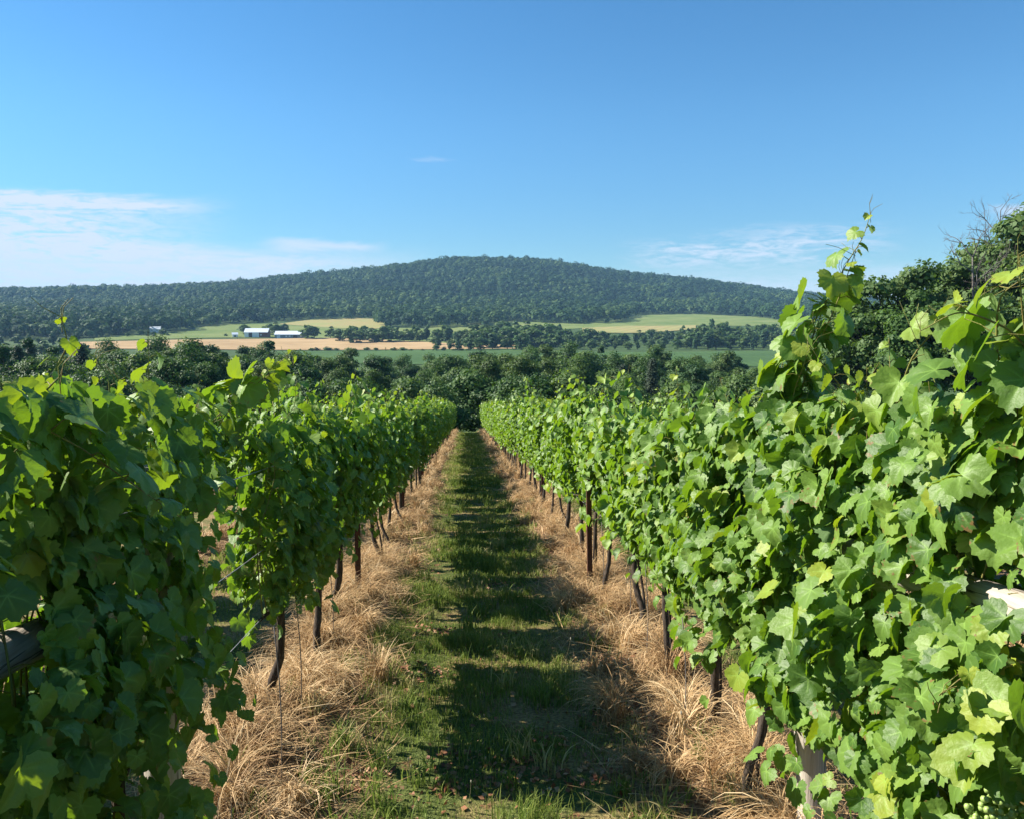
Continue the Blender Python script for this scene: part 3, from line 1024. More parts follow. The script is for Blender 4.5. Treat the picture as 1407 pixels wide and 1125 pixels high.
def shoot_leaves(pts, r, first=0.0, big=0.13, gap=0.075, young=4, side0=None, droop=0.5):
    """leaves alternating along a cane"""
    pts = np.asarray(pts)
    seg = np.linalg.norm(np.diff(pts, axis=0), axis=1)
    cum = np.concatenate([[0], np.cumsum(seg)])
    L = cum[-1]
    s = np.arange(first, L, gap)
    p = np.stack([np.interp(s, cum, pts[:, k]) for k in range(3)], 1)
    t = np.stack([np.interp(s, cum, np.gradient(pts[:, k])) for k in range(3)], 1)
    n = len(s)
    sg = np.where(np.arange(n) % 2 == 0, 1.0, -1.0)
    d = np.stack([sg * r.uniform(0.5, 1.0, n), r.normal(0, 0.55, n), r.uniform(-0.1, 0.5, n)], 1)
    d = unit(d)
    rem = (L - s) / gap
    size = big * np.clip(0.25 + rem / young * 0.75 / 1.3, 0.25, 1.0) * r.uniform(0.75, 1.15, n)
    pet = size * r.uniform(0.4, 0.75, n)
    pos = p + d * pet[:, None]
    nrm = d * np.array([0.8, 0.8, 0.2]) + np.array([0, 0, 0.55]) + r.normal(size=(n, 3)) * 0.33
    tip = d * 0.55 + np.array([0, 0, -droop]) + r.normal(size=(n, 3)) * 0.30
    yg = np.clip(1 - rem / (young * 2.4), 0, 1)
    rnd = np.clip(r.uniform(0.05, 0.6, n) + yg * 0.6, 0, 1)
    return p, pos, nrm, tip, size, rnd


def make_vine(seed, lib, top=2.08, low=0.72, nleaf=330, thick=0.25, nshoot=12, cull=None, trunk_lean=0.0, petioles=False, half=0.56, width=1.0, wildness=1.0, lsize=1.0):
    """meshes of one vine, base at the origin, row along y; heights follow the slope"""
    r = np.random.default_rng(seed)
    tk, cd, cn, lf = Geo(), Geo(), Geo(), Geo()
    zc = 0.86 + r.uniform(-0.05, 0.05)
    lx, ly = r.normal(0, 0.045), trunk_lean + r.normal(0, 0.10)
    main = curve_pts([(0.0, 0.0, -0.1), (lx * 1.4 + 0.01, ly * 0.2, 0.22), (lx * 0.3, ly * 0.7, 0.5), (0, ly, zc)], 12)
    tk.tube(main, np.linspace(0.031, 0.020, 12) * r.uniform(0.8, 1.15) * width, 9, jit=0.22)
    if r.random() < 0.35:
        m2 = curve_pts([(0.03, 0.02, -0.1), (lx + 0.05, ly * 0.4 + 0.05, 0.3), (0.02, ly + 0.06, zc)], 8)
        tk.tube(m2, np.linspace(0.014, 0.010, 8), 7, jit=0.16)
    for s in (-1, 1):
        a = curve_pts([(0, ly, zc - 0.03), (0.01, ly + s * 0.12, zc + 0.03), (r.normal(0, 0.02), s * half, zc - s * SLOPE * half)], 7)
        cd.tube(a, np.linspace(0.017, 0.010, 7), 7, jit=0.15)
    P_, N_, T_, S_, R_ = [], [], [], [], []
    for k in range(nshoot):
        y0 = -half + 2 * half * (k + r.random()) / nshoot
        zt = top + np.clip(r.normal(0, 0.15), -0.3, 0.3) * (0.4 + 0.6 * wildness) - SLOPE * y0
        out = r.choice([-1, 1])
        wild = r.random() / max(wildness, 0.01)
        ctrl = [(0, y0, zc - SLOPE * y0), (r.normal(0, 0.05), y0 + r.normal(0, 0.05), 1.3), (r.normal(0, 0.07), y0 + r.normal(0, 0.08), 1.75)]
        if wild < 0.22:
            ctrl += [(out * 0.16, y0 + r.normal(0, 0.12), zt), (out * r.uniform(0.3, 0.42), y0 + r.normal(0, 0.2), zt - r.uniform(0.05, 0.35))]
        elif wild < 0.36:
            ctrl += [(out * 0.10, y0 + r.normal(0, 0.1), zt), (out * 0.15, y0 + r.normal(0, 0.15), zt + r.uniform(0.1, 0.26))]
        else:
            ctrl += [(r.normal(0, 0.10), y0 + r.normal(0, 0.1), zt)]
        pts = curve_pts(ctrl, 14)
        cn.tube(pts, np.linspace(0.0042, 0.0012, 14), 5, False)
        nd, po, no, ti, si, rn = shoot_leaves(pts, r, 0.06, 0.112 * lsize, 0.055, 3)
        if petioles:
            for a, b in zip(nd, po):
                cn.tube([a, (a + b) / 2 + (0, 0, 0.008), b], [0.0018, 0.0016, 0.0013], 4, False)
        P_.append(po); N_.append(no); T_.append(ti); S_.append(si); R_.append(rn)
    # lateral leaves forming the outer wall of the canopy
    n = nleaf
    sx = r.choice([-1.0, 1.0], n)
    y = r.uniform(-half - 0.04, half + 0.04, n)
    z = low + (top - 0.06 - low) * r.random(n) ** 0.92
    bulge = 0.25 + 1.5 * vnoise(y * 3.1 + seed * 7.1, z * 3.1 + sx * 5)
    low_t = sstep(z, low, low + 0.25)
    x = sx * thick * bulge * (0.55 + 0.45 * low_t) * r.uniform(0.65, 1.25, n) * (1 - 0.25 * sstep(z, top - 0.4, top))
    hang = r.random(n) < 0.03
    z = np.where(hang, low - r.uniform(0, 0.14, n), z) - SLOPE * y
    P_.append(np.stack([x, y, z], 1))
    N_.append(np.stack([sx * 0.8, np.zeros(n), np.full(n, 0.5)], 1) + r.normal(size=(n, 3)) * 0.40)
    T_.append(np.stack([sx * 0.35, np.zeros(n), np.full(n, -0.8)], 1) + r.normal(size=(n, 3)) * 0.35)
    S_.append(lsize * (0.045 + 0.085 * r.beta(1.6, 1.8, n)))
    R_.append(np.clip(r.beta(2, 3.2, n) + (r.random(n) < 0.05) * 0.4, 0, 1))
    po, no, ti, si, rn = np.vstack(P_), np.vstack(N_), np.vstack(T_), np.concatenate(S_), np.concatenate(R_)
    if cull is not None:
        k = ~cull(po)
        po, no, ti, si, rn = po[k], no[k], ti[k], si[k], rn[k]
    add_leaves(lf, po, no, ti, si * 1.12, rn, lib, r)
    return {'trunk': tk.mesh('trunk', M_BARK), 'cordon': cd.mesh('cordon', M_BARK), 'canes': cn.mesh('canes', M_CANE), 'foliage': lf.mesh('foliage', M_LEAF)}


def place_vine(parts, x, y, flip=False, sz=1.0):
    e = obj('grape_vine', None, None, (x, y, float(base_z(y))))
    e.scale = (-sz if flip else sz, 1.0, sz)
    for k, me in parts.items():
        obj(k, me, e)
    return e


def add_shoot(vine, ctrl, seed, big=0.13, gap=0.075, young=5, lib=HI, rad=0.0034, bright=0.15, first=0.02):
    """an extra cane given by world points, a part of its vine"""
    r = np.random.default_rng(seed)
    loc = np.array(vine.location)
    pts = curve_pts(np.array([tuple(c) for c in ctrl]) - loc[None], 22)
    pts[:, 0] *= 1 if vine.scale[0] > 0 else -1
    cn, lf = Geo(), Geo()
    cn.tube(pts, np.linspace(rad, 0.0012, 22), 6, False)
    nd, po, no, ti, si, rn = shoot_leaves(pts, r, first, big, gap, young)
    for a, b in zip(nd, po):
        cn.tube([a, (a + b) / 2 + (0, 0, 0.006), b], [0.0018, 0.0015, 0.0012], 4, False)
    t0 = pts[-1]
    for k in range(3):
        w = np.array([r.normal(0, 0.05), r.normal(0, 0.03), r.uniform(0.02, 0.07)])
        cn.tube([t0 - (0, 0, 0.02 * k), t0 + w * 0.5, t0 + w + (0.02, 0, 0)], [0.0012, 0.001, 0.0008], 4, False)
    add_leaves(lf, po, no, ti, si, np.clip(rn + bright, 0, 1), lib, r)
    s = obj('shoot', cn.mesh('shoot', M_CANE), vine)
    obj('leaves', lf.mesh('leaves', M_LEAF), s)


def sun_gap(p, yv):
    """the break in the leaves that lets the sun reach the end of the right rail"""
    q = (ROW_R - 0.05 - p[:, 0]) / -sun_dir.x
    y0 = p[:, 1] - sun_dir.y * q
    h0 = p[:, 2] + SLOPE * (p[:, 1] - yv) - (sun_dir.z + SLOPE * sun_dir.y) * q
    return (q > -0.02) & (y0 > 1.60) & (y0 < 1.84) & (np.abs(h0 - 1.50) < 0.09)


LEFT_Y = [0.90, 1.66, 2.42, 4.66, 5.60, 6.67, 7.75, 8.75]
RIGHT_Y = [1.30, 2.30, 3.33, 4.20, 5.10, 6.10, 7.20, 8.20]
ORD = ['first', 'second', 'third', 'fourth', 'fifth', 'sixth', 'seventh', 'eighth']
near_l, near_r = [], []


def rail_gap(p, row, drop, yv):
    """where the leaves part over the path side of a brace rail"""
    t = p[:, 0] / row
    h = p[:, 2] + SLOPE * (p[:, 1] - yv)
    return (t > 0.5) & (t < 1.06) & (p[:, 1] / np.maximum(t, 0.1) < (1.84 if row > 0 else 2.02)) & (np.abs((2.0 - h) / np.maximum(t, 0.1) - drop - 0.02) < 0.13)


for n_, y in enumerate(LEFT_Y):
    lib = HI if n_ < 5 else MID
    cull = None
    if n_ < 3:
        yy = y
        cull = lambda p, yy=yy: rail_gap(p + np.array([ROW_L, yy, 0]), ROW_L, 0.57, yy) | (p[:, 1] + yy > 2.44 + 0.75 * (p[:, 2] - 0.5))
    m = make_vine(500 + n_, lib, top=[1.86, 2.10, 2.12, 1.94, 2.0, 1.94, 2.0, 1.98][n_], low=[0.45, 0.45, 0.5, 0.86, 0.92, 0.90, 0.9, 0.9][n_],
                  lsize=0.82, nleaf=[1000, 1150, 1250, 980, 840, 800, 760, 740][n_], thick=[0.18, 0.18, 0.17, 0.16, 0.16, 0.16, 0.16, 0.16][n_], cull=cull, petioles=n_ < 4, wildness=[0, 0.5, 0.6, 1, 1, 1, 1, 1][n_], half=[0.40, 0.42, 0.55, 0.56, 0.40, 0.36, 0.40, 0.38][n_])
    v_ = place_vine(m, ROW_L, y)
    near_l.append(v_)
for n_, y in enumerate(RIGHT_Y):
    lib = HI if n_ < 5 else MID
    cull = None
    if n_ < 3:
        yy = y
        cull = lambda p, yy=yy: rail_gap(p + np.array([ROW_R, yy, 0]), ROW_R, 0.50, yy) | sun_gap(p + np.array([ROW_R, yy, 0]), yy)
    m = make_vine(560 + n_, lib, top=[2.20, 2.07, 2.02, 1.96, 1.95, 1.95, 1.95, 1.95][n_], low=[0.68, 0.72, 0.80, 0.84, 0.90, 0.90, 0.92, 0.92][n_],
                  lsize=0.82, nleaf=[1500, 1800, 1600, 1350, 1150, 1050, 960, 900][n_], thick=[0.20, 0.20, 0.19, 0.17, 0.16, 0.16, 0.16, 0.16][n_], cull=cull, petioles=n_ < 4, wildness=[0, 0.3, 0.1, 0.3, 0.6, 1, 1, 1][n_])
    v_ = place_vine(m, ROW_R, y)
    near_r.append(v_)
LL = ['nearest vine of the left row, yellow green leaves on top',
      'dark shaded vine by the grey wooden rail, second in the left row',
      'deeply shaded vine between the left wooden rail and the first bare trunk',
      'left row vine on the nearest bare dark trunk, long leafy shoot rising over it',
      'left row vine on the second bare trunk, standing in pale dry grass',
      'left row vine on a curved trunk just before the first dark steel post',
      'left row vine just past the first dark steel post',
      'second vine past the first steel post in the left row']
LR = ['nearest vine of the right row, tallest at the right edge, green grapes below',
      'right row vine with big pale leaves beside the sunlit wooden rail',
      'right row vine sending one tall thin shoot far above the hill',
      'right row vine hanging low just past the leaning wooden post',
      'right row vine on the nearest dark trunk clear of leaves, in deep straw',
      'right row vine on a thick dark trunk, second clear trunk from the wooden post',
      'right row vine on thin paired stems just before the rusty steel post',
      'right row vine just past the rusty steel post']
for v_, l in zip(near_l, LL):
    tag(v_, l, 'grape vine', 'vines of the left row')
for v_, l in zip(near_r, LR):
    tag(v_, l, 'grape vine', 'vines of the right row')

# special canes
rv = near_r[2]
add_shoot(rv, [P(1072, 600, 3.2), P(1082, 540, 3.15), P(1100, 480, 3.1), P(1132, 420, 3.06), P(1165, 360, 3.02), P(1186, 325, 3.0), P(1197, 292, 3.0)], 1, 0.13, 0.045, 6, rad=0.0042)
add_shoot(rv, [P(1065, 590, 3.15), P(1078, 530, 3.12), P(1098, 470, 3.08), P(1128, 425, 3.04), P(1158, 375, 3.0)], 21, 0.125, 0.05, 3)
add_shoot(rv, [P(1100, 600, 3.2), P(1098, 530, 3.15), P(1118, 460, 3.1), P(1140, 405, 3.06)], 22, 0.125, 0.05, 3)
add_shoot(rv, [P(1095, 560, 3.1), P(1112, 500, 3.06), P(1140, 440, 3.02), P(1162, 385, 3.0), P(1176, 345, 2.98)], 24, 0.105, 0.045, 3)
add_shoot(rv, [P(1040, 600, 3.2), P(1052, 555, 3.2), P(1075, 515, 3.15), P(1100, 465, 3.1)], 25, 0.12, 0.05, 2.5)
add_shoot(rv, [P(1085, 600, 3.1), P(1090, 545, 3.05), P(1105, 500, 3.02), P(1120, 450, 3.0)], 23, 0.12, 0.05, 2.5)
add_shoot(rv, [P(1180, 600, 2.9), P(1160, 540, 2.85), P(1130, 500, 2.8), P(1110, 470, 2.8)], 2, 0.12, 0.07)
add_shoot(rv, [P(1050, 600, 3.3), P(1062, 560, 3.3), P(1075, 500, 3.3), P(1078, 470, 3.3)], 3, 0.12, 0.07)
add_shoot(near_r[1], [P(1230, 560, 2.3), P(1250, 500, 2.2), P(1290, 450, 2.15), P(1330, 420, 2.1), P(1300, 432, 2.0)], 4, 0.13, 0.08)
add_shoot(near_r[0], [P(1440, 620, 1.75), P(1420, 520, 1.7), P(1405, 430, 1.66), P(1400, 350, 1.64)], 5, 0.125, 0.06, 1.5)
add_shoot(near_r[0], [P(1400, 560, 1.8), P(1370, 480, 1.78), P(1375, 410, 1.75), P(1420, 375, 1.7)], 15, 0.12, 0.06, 1.5, bright=0.1)
add_shoot(near_r[1], [P(1330, 560, 2.0), P(1320, 490, 1.95), P(1335, 430, 1.92), P(1350, 405, 1.9)], 16, 0.14, 0.07, 1.5, bright=0.1)
add_shoot(near_r[0], [P(1440, 520, 1.75), P(1380, 450, 1.72), P(1320, 430, 1.72), P(1265, 455, 1.75)], 6, 0.14, 0.085, 3, bright=0.3)
add_shoot(near_r[0], [P(1430, 930, 1.65), P(1400, 910, 1.6), P(1340, 925, 1.55), P(1290, 955, 1.55)], 7, 0.12, 0.085, bright=0.5)
add_shoot(near_l[3], [P(268, 610, 4.3), P(300, 570, 4.1), P(335, 535, 3.95), P(368, 510, 3.85), P(395, 490, 3.8)], 8, 0.15, 0.05, 3)
add_shoot(near_l[3], [P(290, 600, 4.1), P(318, 560, 4.0), P(350, 530, 3.9), P(375, 512, 3.85)], 28, 0.14, 0.05, 2.5)
add_shoot(near_l[0], [P(60, 600, 2.1), P(72, 520, 2.1), P(92, 470, 2.1), P(84, 436, 2.1)], 9, 0.10, 0.06, 5)
add_shoot(near_l[0], [P(20, 640, 1.9), P(40, 570, 1.9), P(70, 530, 1.88), P(82, 518, 1.86)], 10, 0.12, 0.07, bright=0.3)
add_shoot(near_l[0], [P(30, 760, 1.85), P(14, 700, 1.8), P(10, 640, 1.8), P(40, 600, 1.78)], 12, 0.13, 0.07, bright=0.4)
add_shoot(near_l[1], [P(150, 600, 2.5), P(150, 530, 2.5), P(130, 490, 2.5)], 11, 0.12, 0.07)
add_shoot(near_l[1], [P(210, 620, 2.9), P(215, 560, 2.8), P(180, 530, 2.7), P(165, 520, 2.6)], 13, 0.12, 0.07)


# the rest of both rows and the rows beyond them: shared meshes
VAR = [make_vine(700 + k, MID, top=1.94 + 0.03 * (k % 3), low=0.92 + 0.03 * (k % 4), lsize=0.85, nleaf=780, thick=0.17, half=(0.36, 0.42, 0.40)[k % 3]) for k in range(8)]
FARV = [make_vine(760 + k, LOW, top=2.0 + 0.04 * (k % 3), low=0.84, nleaf=420, thick=0.19, lsize=1.0, nshoot=10, half=0.50) for k in range(6)]
for row in ROWS:
    inner = row in (ROW_L, ROW_R)
    y = (9.8 if row == ROW_L else 9.25) if inner else 1.6 + rng.uniform(0, 0.5)
    while y < ROW_END:
        lib = VAR if y < 26 else FARV
        e = place_vine(lib[int(rng.integers(0, len(lib)))], row + rng.normal(0, 0.02), y, rng.random() < 0.5, rng.choice([0.86, 0.94, 1.0, 1.05, 1.08]))
        side = 'left' if row < 0 else 'right'
        if inner:
            zone = 'halfway down the slope' if y < 26 else 'near the far end of the path'
            tag(e, 'leafy vine of the %s row beside the path, %s' % (side, zone), 'grape vine', 'vines of the %s row %s' % (side, zone))
        else:
            tag(e, 'grape vine of the next row behind the %s row beside the path' % side, 'grape vine', 'vines of the next row on the %s' % side)
        y += 1.05 + rng.uniform(-0.08, 0.10)

# grapes on the near right vines
_ico = []
for th_ in np.linspace(0, math.pi, 5):
    for ph in np.linspace(0, 2 * math.pi, 7)[:-1]:
        _ico.append((math.sin(th_) * math.cos(ph), math.sin(th_) * math.sin(ph), math.cos(th_)))
_ico = np.array(_ico)
_iq = np.array([(a * 6 + b, (a + 1) * 6 + b, (a + 1) * 6 + (b + 1) % 6, a * 6 + (b + 1) % 6) for a in range(4) for b in range(6)])


def grapes(vine, p):
    gg_ = Geo()
    p = np.array(p) - np.array(vine.location)
    for k in range(42):
        f = rng.random()
        a = rng.uniform(0, 6.28)
        rr = 0.034 * (1 - f * 0.75) * rng.uniform(0.5, 1)
        gg_.add(_ico * rng.uniform(0.0065, 0.0085) + p + (math.cos(a) * rr, math.sin(a) * rr, -0.12 * f), [_iq])
    gg_.tube([p + (0.015, 0, 0.025), p], [0.002, 0.002], 5)
    obj('grape_cluster', gg_.mesh('grape_cluster', M_GRAPE), vine)


for px, py, y in ((1374, 1088, 1.50), (1398, 1096, 1.49), (1350, 1104, 1.52), (1386, 1112, 1.50)):
    grapes(near_r[0], P(px, py, y))
for y in (2.2, 2.5):
    grapes(near_r[1], (1.22, y, float(base_z(y)) + 0.95))
for y in (4.4, 4.8):
    grapes(near_l[3], (-0.98, y, float(base_z(y)) + 0.92))

# ------------------------------------------------------------------ trellis: wooden end braces, steel posts, wires


def end_brace(x, ytop, lean, label, hrail, y1):
    y0 = 0.55
    e = obj('trellis_brace', None, None, (x, y1, float(base_z(y1))))
    zg0 = SLOPE * (y1 - y0)
    a = Geo()
    a.tube(curve_pts([(0.05 - lean, 0, -0.5), (-lean * 0.7, 0.01, 0.6), (lean * 0.4, 0, 1.4), (lean, 0, ytop)], 14), np.linspace(0.066, 0.056, 14), 16, jit=0.03)
    obj('post', a.mesh('post', M_WOODV), e)
    b = Geo()
    b.tube(curve_pts([(0, y0 - y1, zg0 - 0.5), (0, y0 - y1 - 0.02, zg0 + 1.0), (0, y0 - y1, zg0 + 1.85)], 10), np.linspace(0.07, 0.062, 10), 16, jit=0.03)
    obj('post', b.mesh('post', M_WOODV), e)
    c = Geo()
    t = np.linspace(0, 1, 14)
    pts = np.stack([lean * 0.4 * t + 0.012 * np.sin(t * 9), (y0 - y1 + 0.06) * (1 - t) - 0.06 * t, (zg0 + hrail) * (1 - t) + (hrail - 0.02) * t], 1)
    c.tube(pts, np.linspace(0.058, 0.048, 14), 16, jit=0.03)
    obj('rail', c.mesh('rail', M_WOOD), e)
    return tag(e, label, 'trellis brace')


end_brace(ROW_R, 1.86, -0.09, 'weathered wooden brace of the right row, pale sunlit rail and leaning post', 1.49, 3.05)
end_brace(ROW_L, 1.80, 0.02, 'grey wooden brace of the left row, cracked shaded rail among dark leaves', 1.42, 2.75)


def steel_post(x, y, h, label, grp):
    gg_ = Geo()
    w, d_ = 0.050, 0.040
    v = []
    prof = [(-w / 2, -d_ / 2), (-w / 2, d_ / 2), (-w / 2 + 0.012, d_ / 2), (-w / 2 + 0.006, -d_ / 2 + 0.006), (w / 2 - 0.006, -d_ / 2 + 0.006), (w / 2 - 0.012, d_ / 2), (w / 2, d_ / 2), (w / 2, -d_ / 2)]
    for z in (-0.4, h):
        v += [(a, b, z) for a, b in prof]
    k = np.arange(8)
    gg_.add(v, [np.stack([k, (k + 1) % 8, 8 + (k + 1) % 8, 8 + k], 1), np.array([[0, 1, 2, 3, 4, 5, 6, 7], [8, 15, 14, 13, 12, 11, 10, 9]])])
    e = obj('trellis_post', gg_.mesh('trellis_post', M_RUST, False), None, (x, y, float(base_z(y))))
    e.rotation_euler = (rng.normal(0, 0.01), rng.normal(0, 0.012), 0)
    return tag(e, label, 'post', grp)


steel_post(ROW_R - 0.14, 7.62, 1.84, 'rusty brown steel post standing free of the leaves in the right row', 'steel posts of the right row')
steel_post(ROW_L + 0.06, 7.30, 1.85, 'nearest dark steel post of the left row, among the trunks', 'steel posts of the left row')
for side, x, ys_ in (('right', ROW_R, np.arange(14.0, 61, 6.0)), ('left', ROW_L, np.arange(13.3, 61, 6.0))):
    for y in ys_:
        steel_post(x, y, 1.95, 'brown steel post farther down the %s row, half hidden in leaves' % side, 'farther steel posts of the %s row' % side)
for side, x in (('right', ROW_R), ('left', ROW_L)):
    for hz, nm in ((0.86, 'lowest'), (1.25, 'middle'), (1.68, 'topmost')):
        gg_ = Geo()
        y = np.arange(0.6, 61.1, 1.0)
        gg_.tube(np.stack([np.full_like(y, x + 0.03 * (1 if hz > 1 else 0)), y, base_z(y) + hz + 0.012 * np.cos(y * 1.05)], 1), 0.0022, 5)
        tag(obj('trellis_wire', gg_.mesh('trellis_wire', M_WIRE)), '%s thin metal wire strung along the %s vine row' % (nm, side), 'wire', 'wires of the %s row' % side)
# thin training stakes
for x, y, h, lab in ((ROW_R - 0.12, 7.05, 0.9, 'thin stake beside the paired stems near the rusty steel post'),
                     (ROW_R - 0.10, 5.35, 0.85, 'thin stake beside the nearest clear trunk of the right row'),
                     (ROW_R - 0.18, 4.1, 0.8, 'thin rod rising from the straw past the wooden post'),
                     (ROW_R - 0.02, 6.3, 0.8, 'thin stake touching the thick dark trunk of the right row'),
                     (ROW_L + 0.1, 4.5, 0.9, 'pale thin stake against the nearest bare trunk of the left row'),
                     (ROW_L + 0.16, 3.75, 0.9, 'thin bent stake in the shade at the lower left'),
                     (ROW_L + 0.05, 5.9, 0.8, 'thin stake between the second and third bare trunks on the left')):
    gg_ = Geo()
    gg_.tube(curve_pts([(0, 0, -0.1), (0.015, 0.01, h * 0.5), (-0.01, 0.03, h)], 7), 0.0032, 6)
    tag(obj('stake', gg_.mesh('stake', M_DEADWOOD), None, (x, y, float(base_z(y)))), lab, 'stake', 'training stakes')

# ------------------------------------------------------------------ grass, straw and litter


def blades(base, az_, length, width, bend, rnd, nseg, lift=1.0):
    """curved ribbons; bend 0 = straight up, 1 = arching right over to the ground"""
    n = len(base)
    t = np.linspace(0, 1, nseg + 1)
    ang = (np.pi / 2) * (1 - bend[:, None] * t[None] * 1.75) * lift
    dx, dz = np.cos(ang), np.sin(ang)
    st = length[:, None] / nseg
    hx = np.concatenate([np.zeros((n, 1)), np.cumsum(dx[:, :-1] * st, 1)], 1)
    hz = np.concatenate([np.zeros((n, 1)), np.cumsum(dz[:, :-1] * st, 1)], 1)
    dir_ = np.stack([np.cos(az_), np.sin(az_), 0 * az_], 1)
    twist = rng.uniform(-0.6, 0.6, n)
    sd_ = np.stack([-np.sin(az_ + twist), np.cos(az_ + twist), 0.3 * rng.normal(size=n)], 1)
    c = base[:, None, :] + dir_[:, None, :] * hx[..., None]
    c[..., 2] += hz
    w = width[:, None] * (1 - 0.85 * t[None] ** 1.5) / 2
    v = np.stack([c - sd_[:, None] * w[..., None], c + sd_[:, None] * w[..., None]], 2).reshape(-1, 3)
    i, k = np.meshgrid(np.arange(n), np.arange(nseg), indexing='ij')
    b = i * (nseg + 1) * 2 + k * 2
    q = np.stack([b, b + 1, b + 3, b + 2], -1).reshape(-1, 4)
    return v, q, np.repeat(rnd, (nseg + 1) * 2)


# dry straw: tussocks combed over, thick under the vines
st = Geo()
for row in ROWS:
    inner = row in (ROW_L, ROW_R)
    for y0, y1, dens, nb, wid, seg in ((2.6, 9, 14, 130, 0.0048, 6), (9, 18, 11, 70, 0.008, 4), (18, 34, 8, 30, 0.014, 3), (34, 62, 6, 14, 0.022, 3)):
        if not inner:
            if y0 > 9:
                continue
            dens, nb = 7, 40
        n = int((y1 - y0) * dens)
        cx = row + np.clip(rng.normal(0, 0.23, n), -0.5, 0.47)
        cyy = rng.uniform(y0, y1, n)
        caz = rng.uniform(0, 6.28, n)
        cl_ = rng.uniform(0.20, 0.50, n)
        m = n * nb
        ci = np.repeat(np.arange(n), nb)
        bx = cx[ci] + rng.normal(0, 0.042, m)
        by = cyy[ci] + rng.normal(0, 0.042, m)
        base = np.stack([bx, by, gz(bx, by) - 0.01], 1)
        az_ = caz[ci] + rng.normal(0, 1.25, m)
        L = cl_[ci] * rng.uniform(0.5, 1.2, m)
        bend = np.clip(rng.normal(0.92, 0.15, m), 0.5, 1.12)
        rnd = np.clip(rng.normal(0.5, 0.22, m) + rng.normal(0, 0.12, n)[ci], 0, 1)
        v, q, rr = blades(base, az_, L, wid * rng.uniform(0.7, 1.5, m), bend, rnd, seg)
        st.add(v, [q], rnd=rr)
        # flat matted straw between the tussocks
        m = int((y1 - y0) * dens * nb * 0.32)
        bx = row + np.clip(rng.normal(0, 0.28, m), -0.65, 0.65)
        by = rng.uniform(y0, y1, m)
        base = np.stack([bx, by, gz(bx, by) + rng.uniform(0.0, 0.05, m)], 1)
        v, q, rr = blades(base, rng.uniform(0, 6.28, m), rng.uniform(0.12, 0.35, m), wid * rng.uniform(0.8, 1.4, m), rng.uniform(0.1, 0.6, m), np.clip(rng.normal(0.45, 0.25, m), 0, 1), 3, lift=0.16)
        st.add(v, [q], rnd=rr)
straw_o = obj('dry_grass', st.mesh('dry_grass', M_STRAW))
tag(straw_o, 'pale dry grass lying in combed tussocks under the vine rows', 'dry grass', None, 'stuff')

gr, sdh = Geo(), Geo()
alleys = [(ROW_L + ROW_R) / 2, (ROW_L + ROW_R) / 2 - PERIOD, (ROW_L + ROW_R) / 2 + PERIOD]
for ai, ax in enumerate(alleys):
    for y0, y1, dens, wid, seg in ((3.0, 8, 5200, 0.0050, 3), (8, 16, 2400, 0.009, 3), (16, 32, 900, 0.015, 2), (32, 62, 380, 0.024, 2)):
        if ai:
            if y0 > 9:
                continue
            dens = 900
        m = int((y1 - y0) * 1.9 * dens)
        bx = ax + rng.uniform(-0.90, 0.90, m)
        by = rng.uniform(y0, y1, m)
        patch = vnoise(bx * 1.1 + 20, by * 1.1) * 0.6 + vnoise(bx * 3.4, by * 3.4 + 11) * 0.4
        edge = np.abs(bx - ax) / 0.98
        keep = rng.random(m) < np.clip((patch - 0.26) * 3.0, 0.06, 1) * (1 - 0.55 * sstep(edge, 0.75, 1.0))
        bx, by, patch, edge = bx[keep], by[keep], patch[keep], edge[keep]
        m = len(bx)
        base = np.stack([bx, by, gz(bx, by) - 0.005], 1)
        tall = vnoise(bx * 2.6 + 70, by * 2.6)
        L = (0.03 + 0.17 * tall ** 2.5) * rng.uniform(0.6, 1.4, m)
        rnd = np.clip(0.34 + 0.40 * sstep(edge, 0.45, 1.0) + 0.28 * sstep(vnoise(bx * 1.7 + 5, by * 1.1 + 31), 0.50, 0.72) + 0.4 * (0.52 - patch) + rng.normal(0, 0.2, m), 0, 1)
        v, q, rr = blades(base, rng.uniform(0, 6.28, m), L, wid * rng.uniform(0.7, 1.4, m), np.clip(rng.normal(0.45, 0.25, m), 0, 1), rnd, seg)
        gr.add(v, [q], rnd=rr)
# a few broad weeds and longer tufts
n = 230
tx, ty = rng.uniform(-1.2, 1.35, n), 3.2 + 14 * rng.random(n) ** 1.4
for k in range(n):
    m = int(rng.integers(16, 40))
    bx, by = tx[k] + rng.normal(0, 0.035, m), ty[k] + rng.normal(0, 0.035, m)
    base = np.stack([bx, by, gz(bx, by) - 0.005], 1)
    v, q, rr = blades(base, rng.uniform(0, 6.28, m), rng.uniform(0.08, 0.22) * rng.uniform(0.6, 1.2, m), 0.007 * rng.uniform(0.7, 1.5, m), rng.uniform(0.2, 0.8, m),
                      np.clip(rng.normal(0.3 if rng.random() < 0.8 else 0.9, 0.15, m), 0, 1), 4)
    gr.add(v, [q], rnd=rr)
grass_o = obj('grass', gr.mesh('grass', M_GRASS))
tag(grass_o, 'short patchy green grass of the path between the vine rows', 'grass', None, 'stuff')

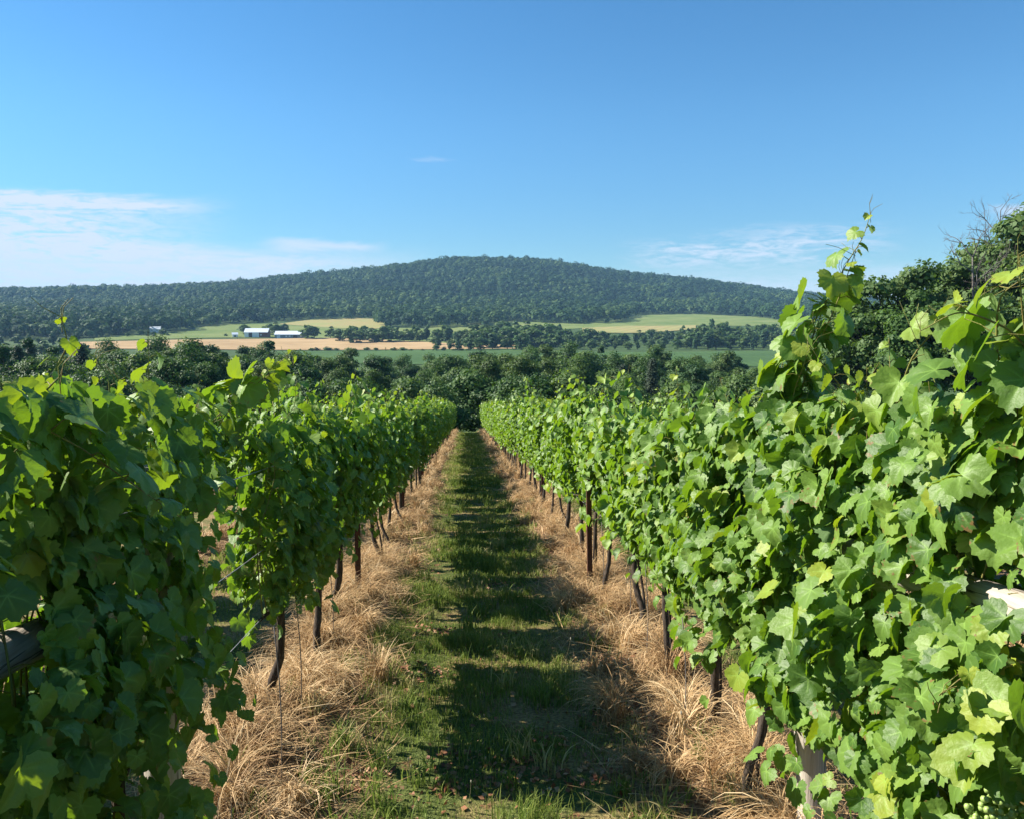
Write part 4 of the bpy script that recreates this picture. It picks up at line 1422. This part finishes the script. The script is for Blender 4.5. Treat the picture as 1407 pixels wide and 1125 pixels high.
# thin seed stalks with pale heads
n = 90
bx, by = rng.uniform(-0.6, 1.2, n), 3.6 + 6.5 * rng.random(n) ** 1.3
bz = gz(bx, by)
for k in range(n):
    h = rng.uniform(0.10, 0.26)
    l = rng.normal(0, 0.035, 2)
    b = np.array([bx[k], by[k], bz[k]])
    tp = b + (l[0], l[1], h)
    sdh.tube([b, (b + tp) / 2 + (l[0] * 0.2, 0, 0), tp], [0.0015, 0.0012, 0.001], 4, False, rnd=0.15)
    sdh.add(_ico * np.array([0.004, 0.004, 0.006 + 0.006 * rng.random()]) * rng.uniform(0.7, 1.2) + tp, [_iq], rnd=rng.uniform(0.3, 1))
tag(obj('seed_stalks', sdh.mesh('seed_stalks', M_SEED)), 'thin stalks with pale seed heads standing in the shaded grass', 'seed heads', None, 'stuff')

lt = Geo()
pc = [(-0.35, 5.6), (0.45, 4.3), (-0.1, 4.15), (0.95, 4.6), (0.2, 6.4), (-0.3, 6.6), (1.05, 5.6), (0.5, 3.8), (-0.6, 3.9), (0.3, 8.4), (0.8, 7.2), (-0.15, 3.75), (0.1, 3.85), (0.75, 3.9), (0.25, 4.0)]
cent, nr, sz_, rn_ = [], [], [], []
for cx_, cy_ in pc:
    m = int(rng.integers(40, 110))
    bx, by = cx_ + rng.normal(0, 0.12, m), cy_ + rng.normal(0, 0.10, m)
    cent.append(np.stack([bx, by, gz(bx, by) + rng.uniform(0.005, 0.03, m)], 1))
m = 500
bx, by = rng.uniform(-1, 1.3, m), rng.uniform(3.4, 12, m)
cent.append(np.stack([bx, by, gz(bx, by) + rng.uniform(0.005, 0.03, m)], 1))
cent = np.vstack(cent)
m = len(cent)
v, q, rr = facets(cent, np.array([0, 0, 1.0]) + rng.normal(size=(m, 3)) * 0.5, rng.uniform(0.007, 0.020, m), rng.random(m))
tag(obj('leaf_litter', mesh_np('leaf_litter', v, [q], {'rnd': rr}, False, [M_LITTER])), 'red brown dead leaves lying in patches on the grass path', 'leaf litter', None, 'stuff')

# ------------------------------------------------------------------ haze over the whole place
hz_ = Geo()
zmin, zmax = float(Z.min()) - 1.0, float(max(v_[2] for v_ in forest.bound_box)) + 4
hz_.box(xs[0] - 5, xs[-1] + 5, ys[0] - 5, ys[-1] + 5, zmin, zmax)
M_HAZE, gg, out = new_mat('haze_air')
pv = gg.n('ShaderNodeVolumePrincipled')
pv.inputs['Color'].default_value = (0.36, 0.66, 1.0, 1)
pv.inputs['Density'].default_value = 0.000085
pv.inputs['Anisotropy'].default_value = 0.0
gg.link(pv.outputs[0], out.inputs['Volume'])
tag(obj('haze', hz_.mesh('haze', M_HAZE, False)), 'thin blue haze in the valley air', 'haze', None, 'stuff')
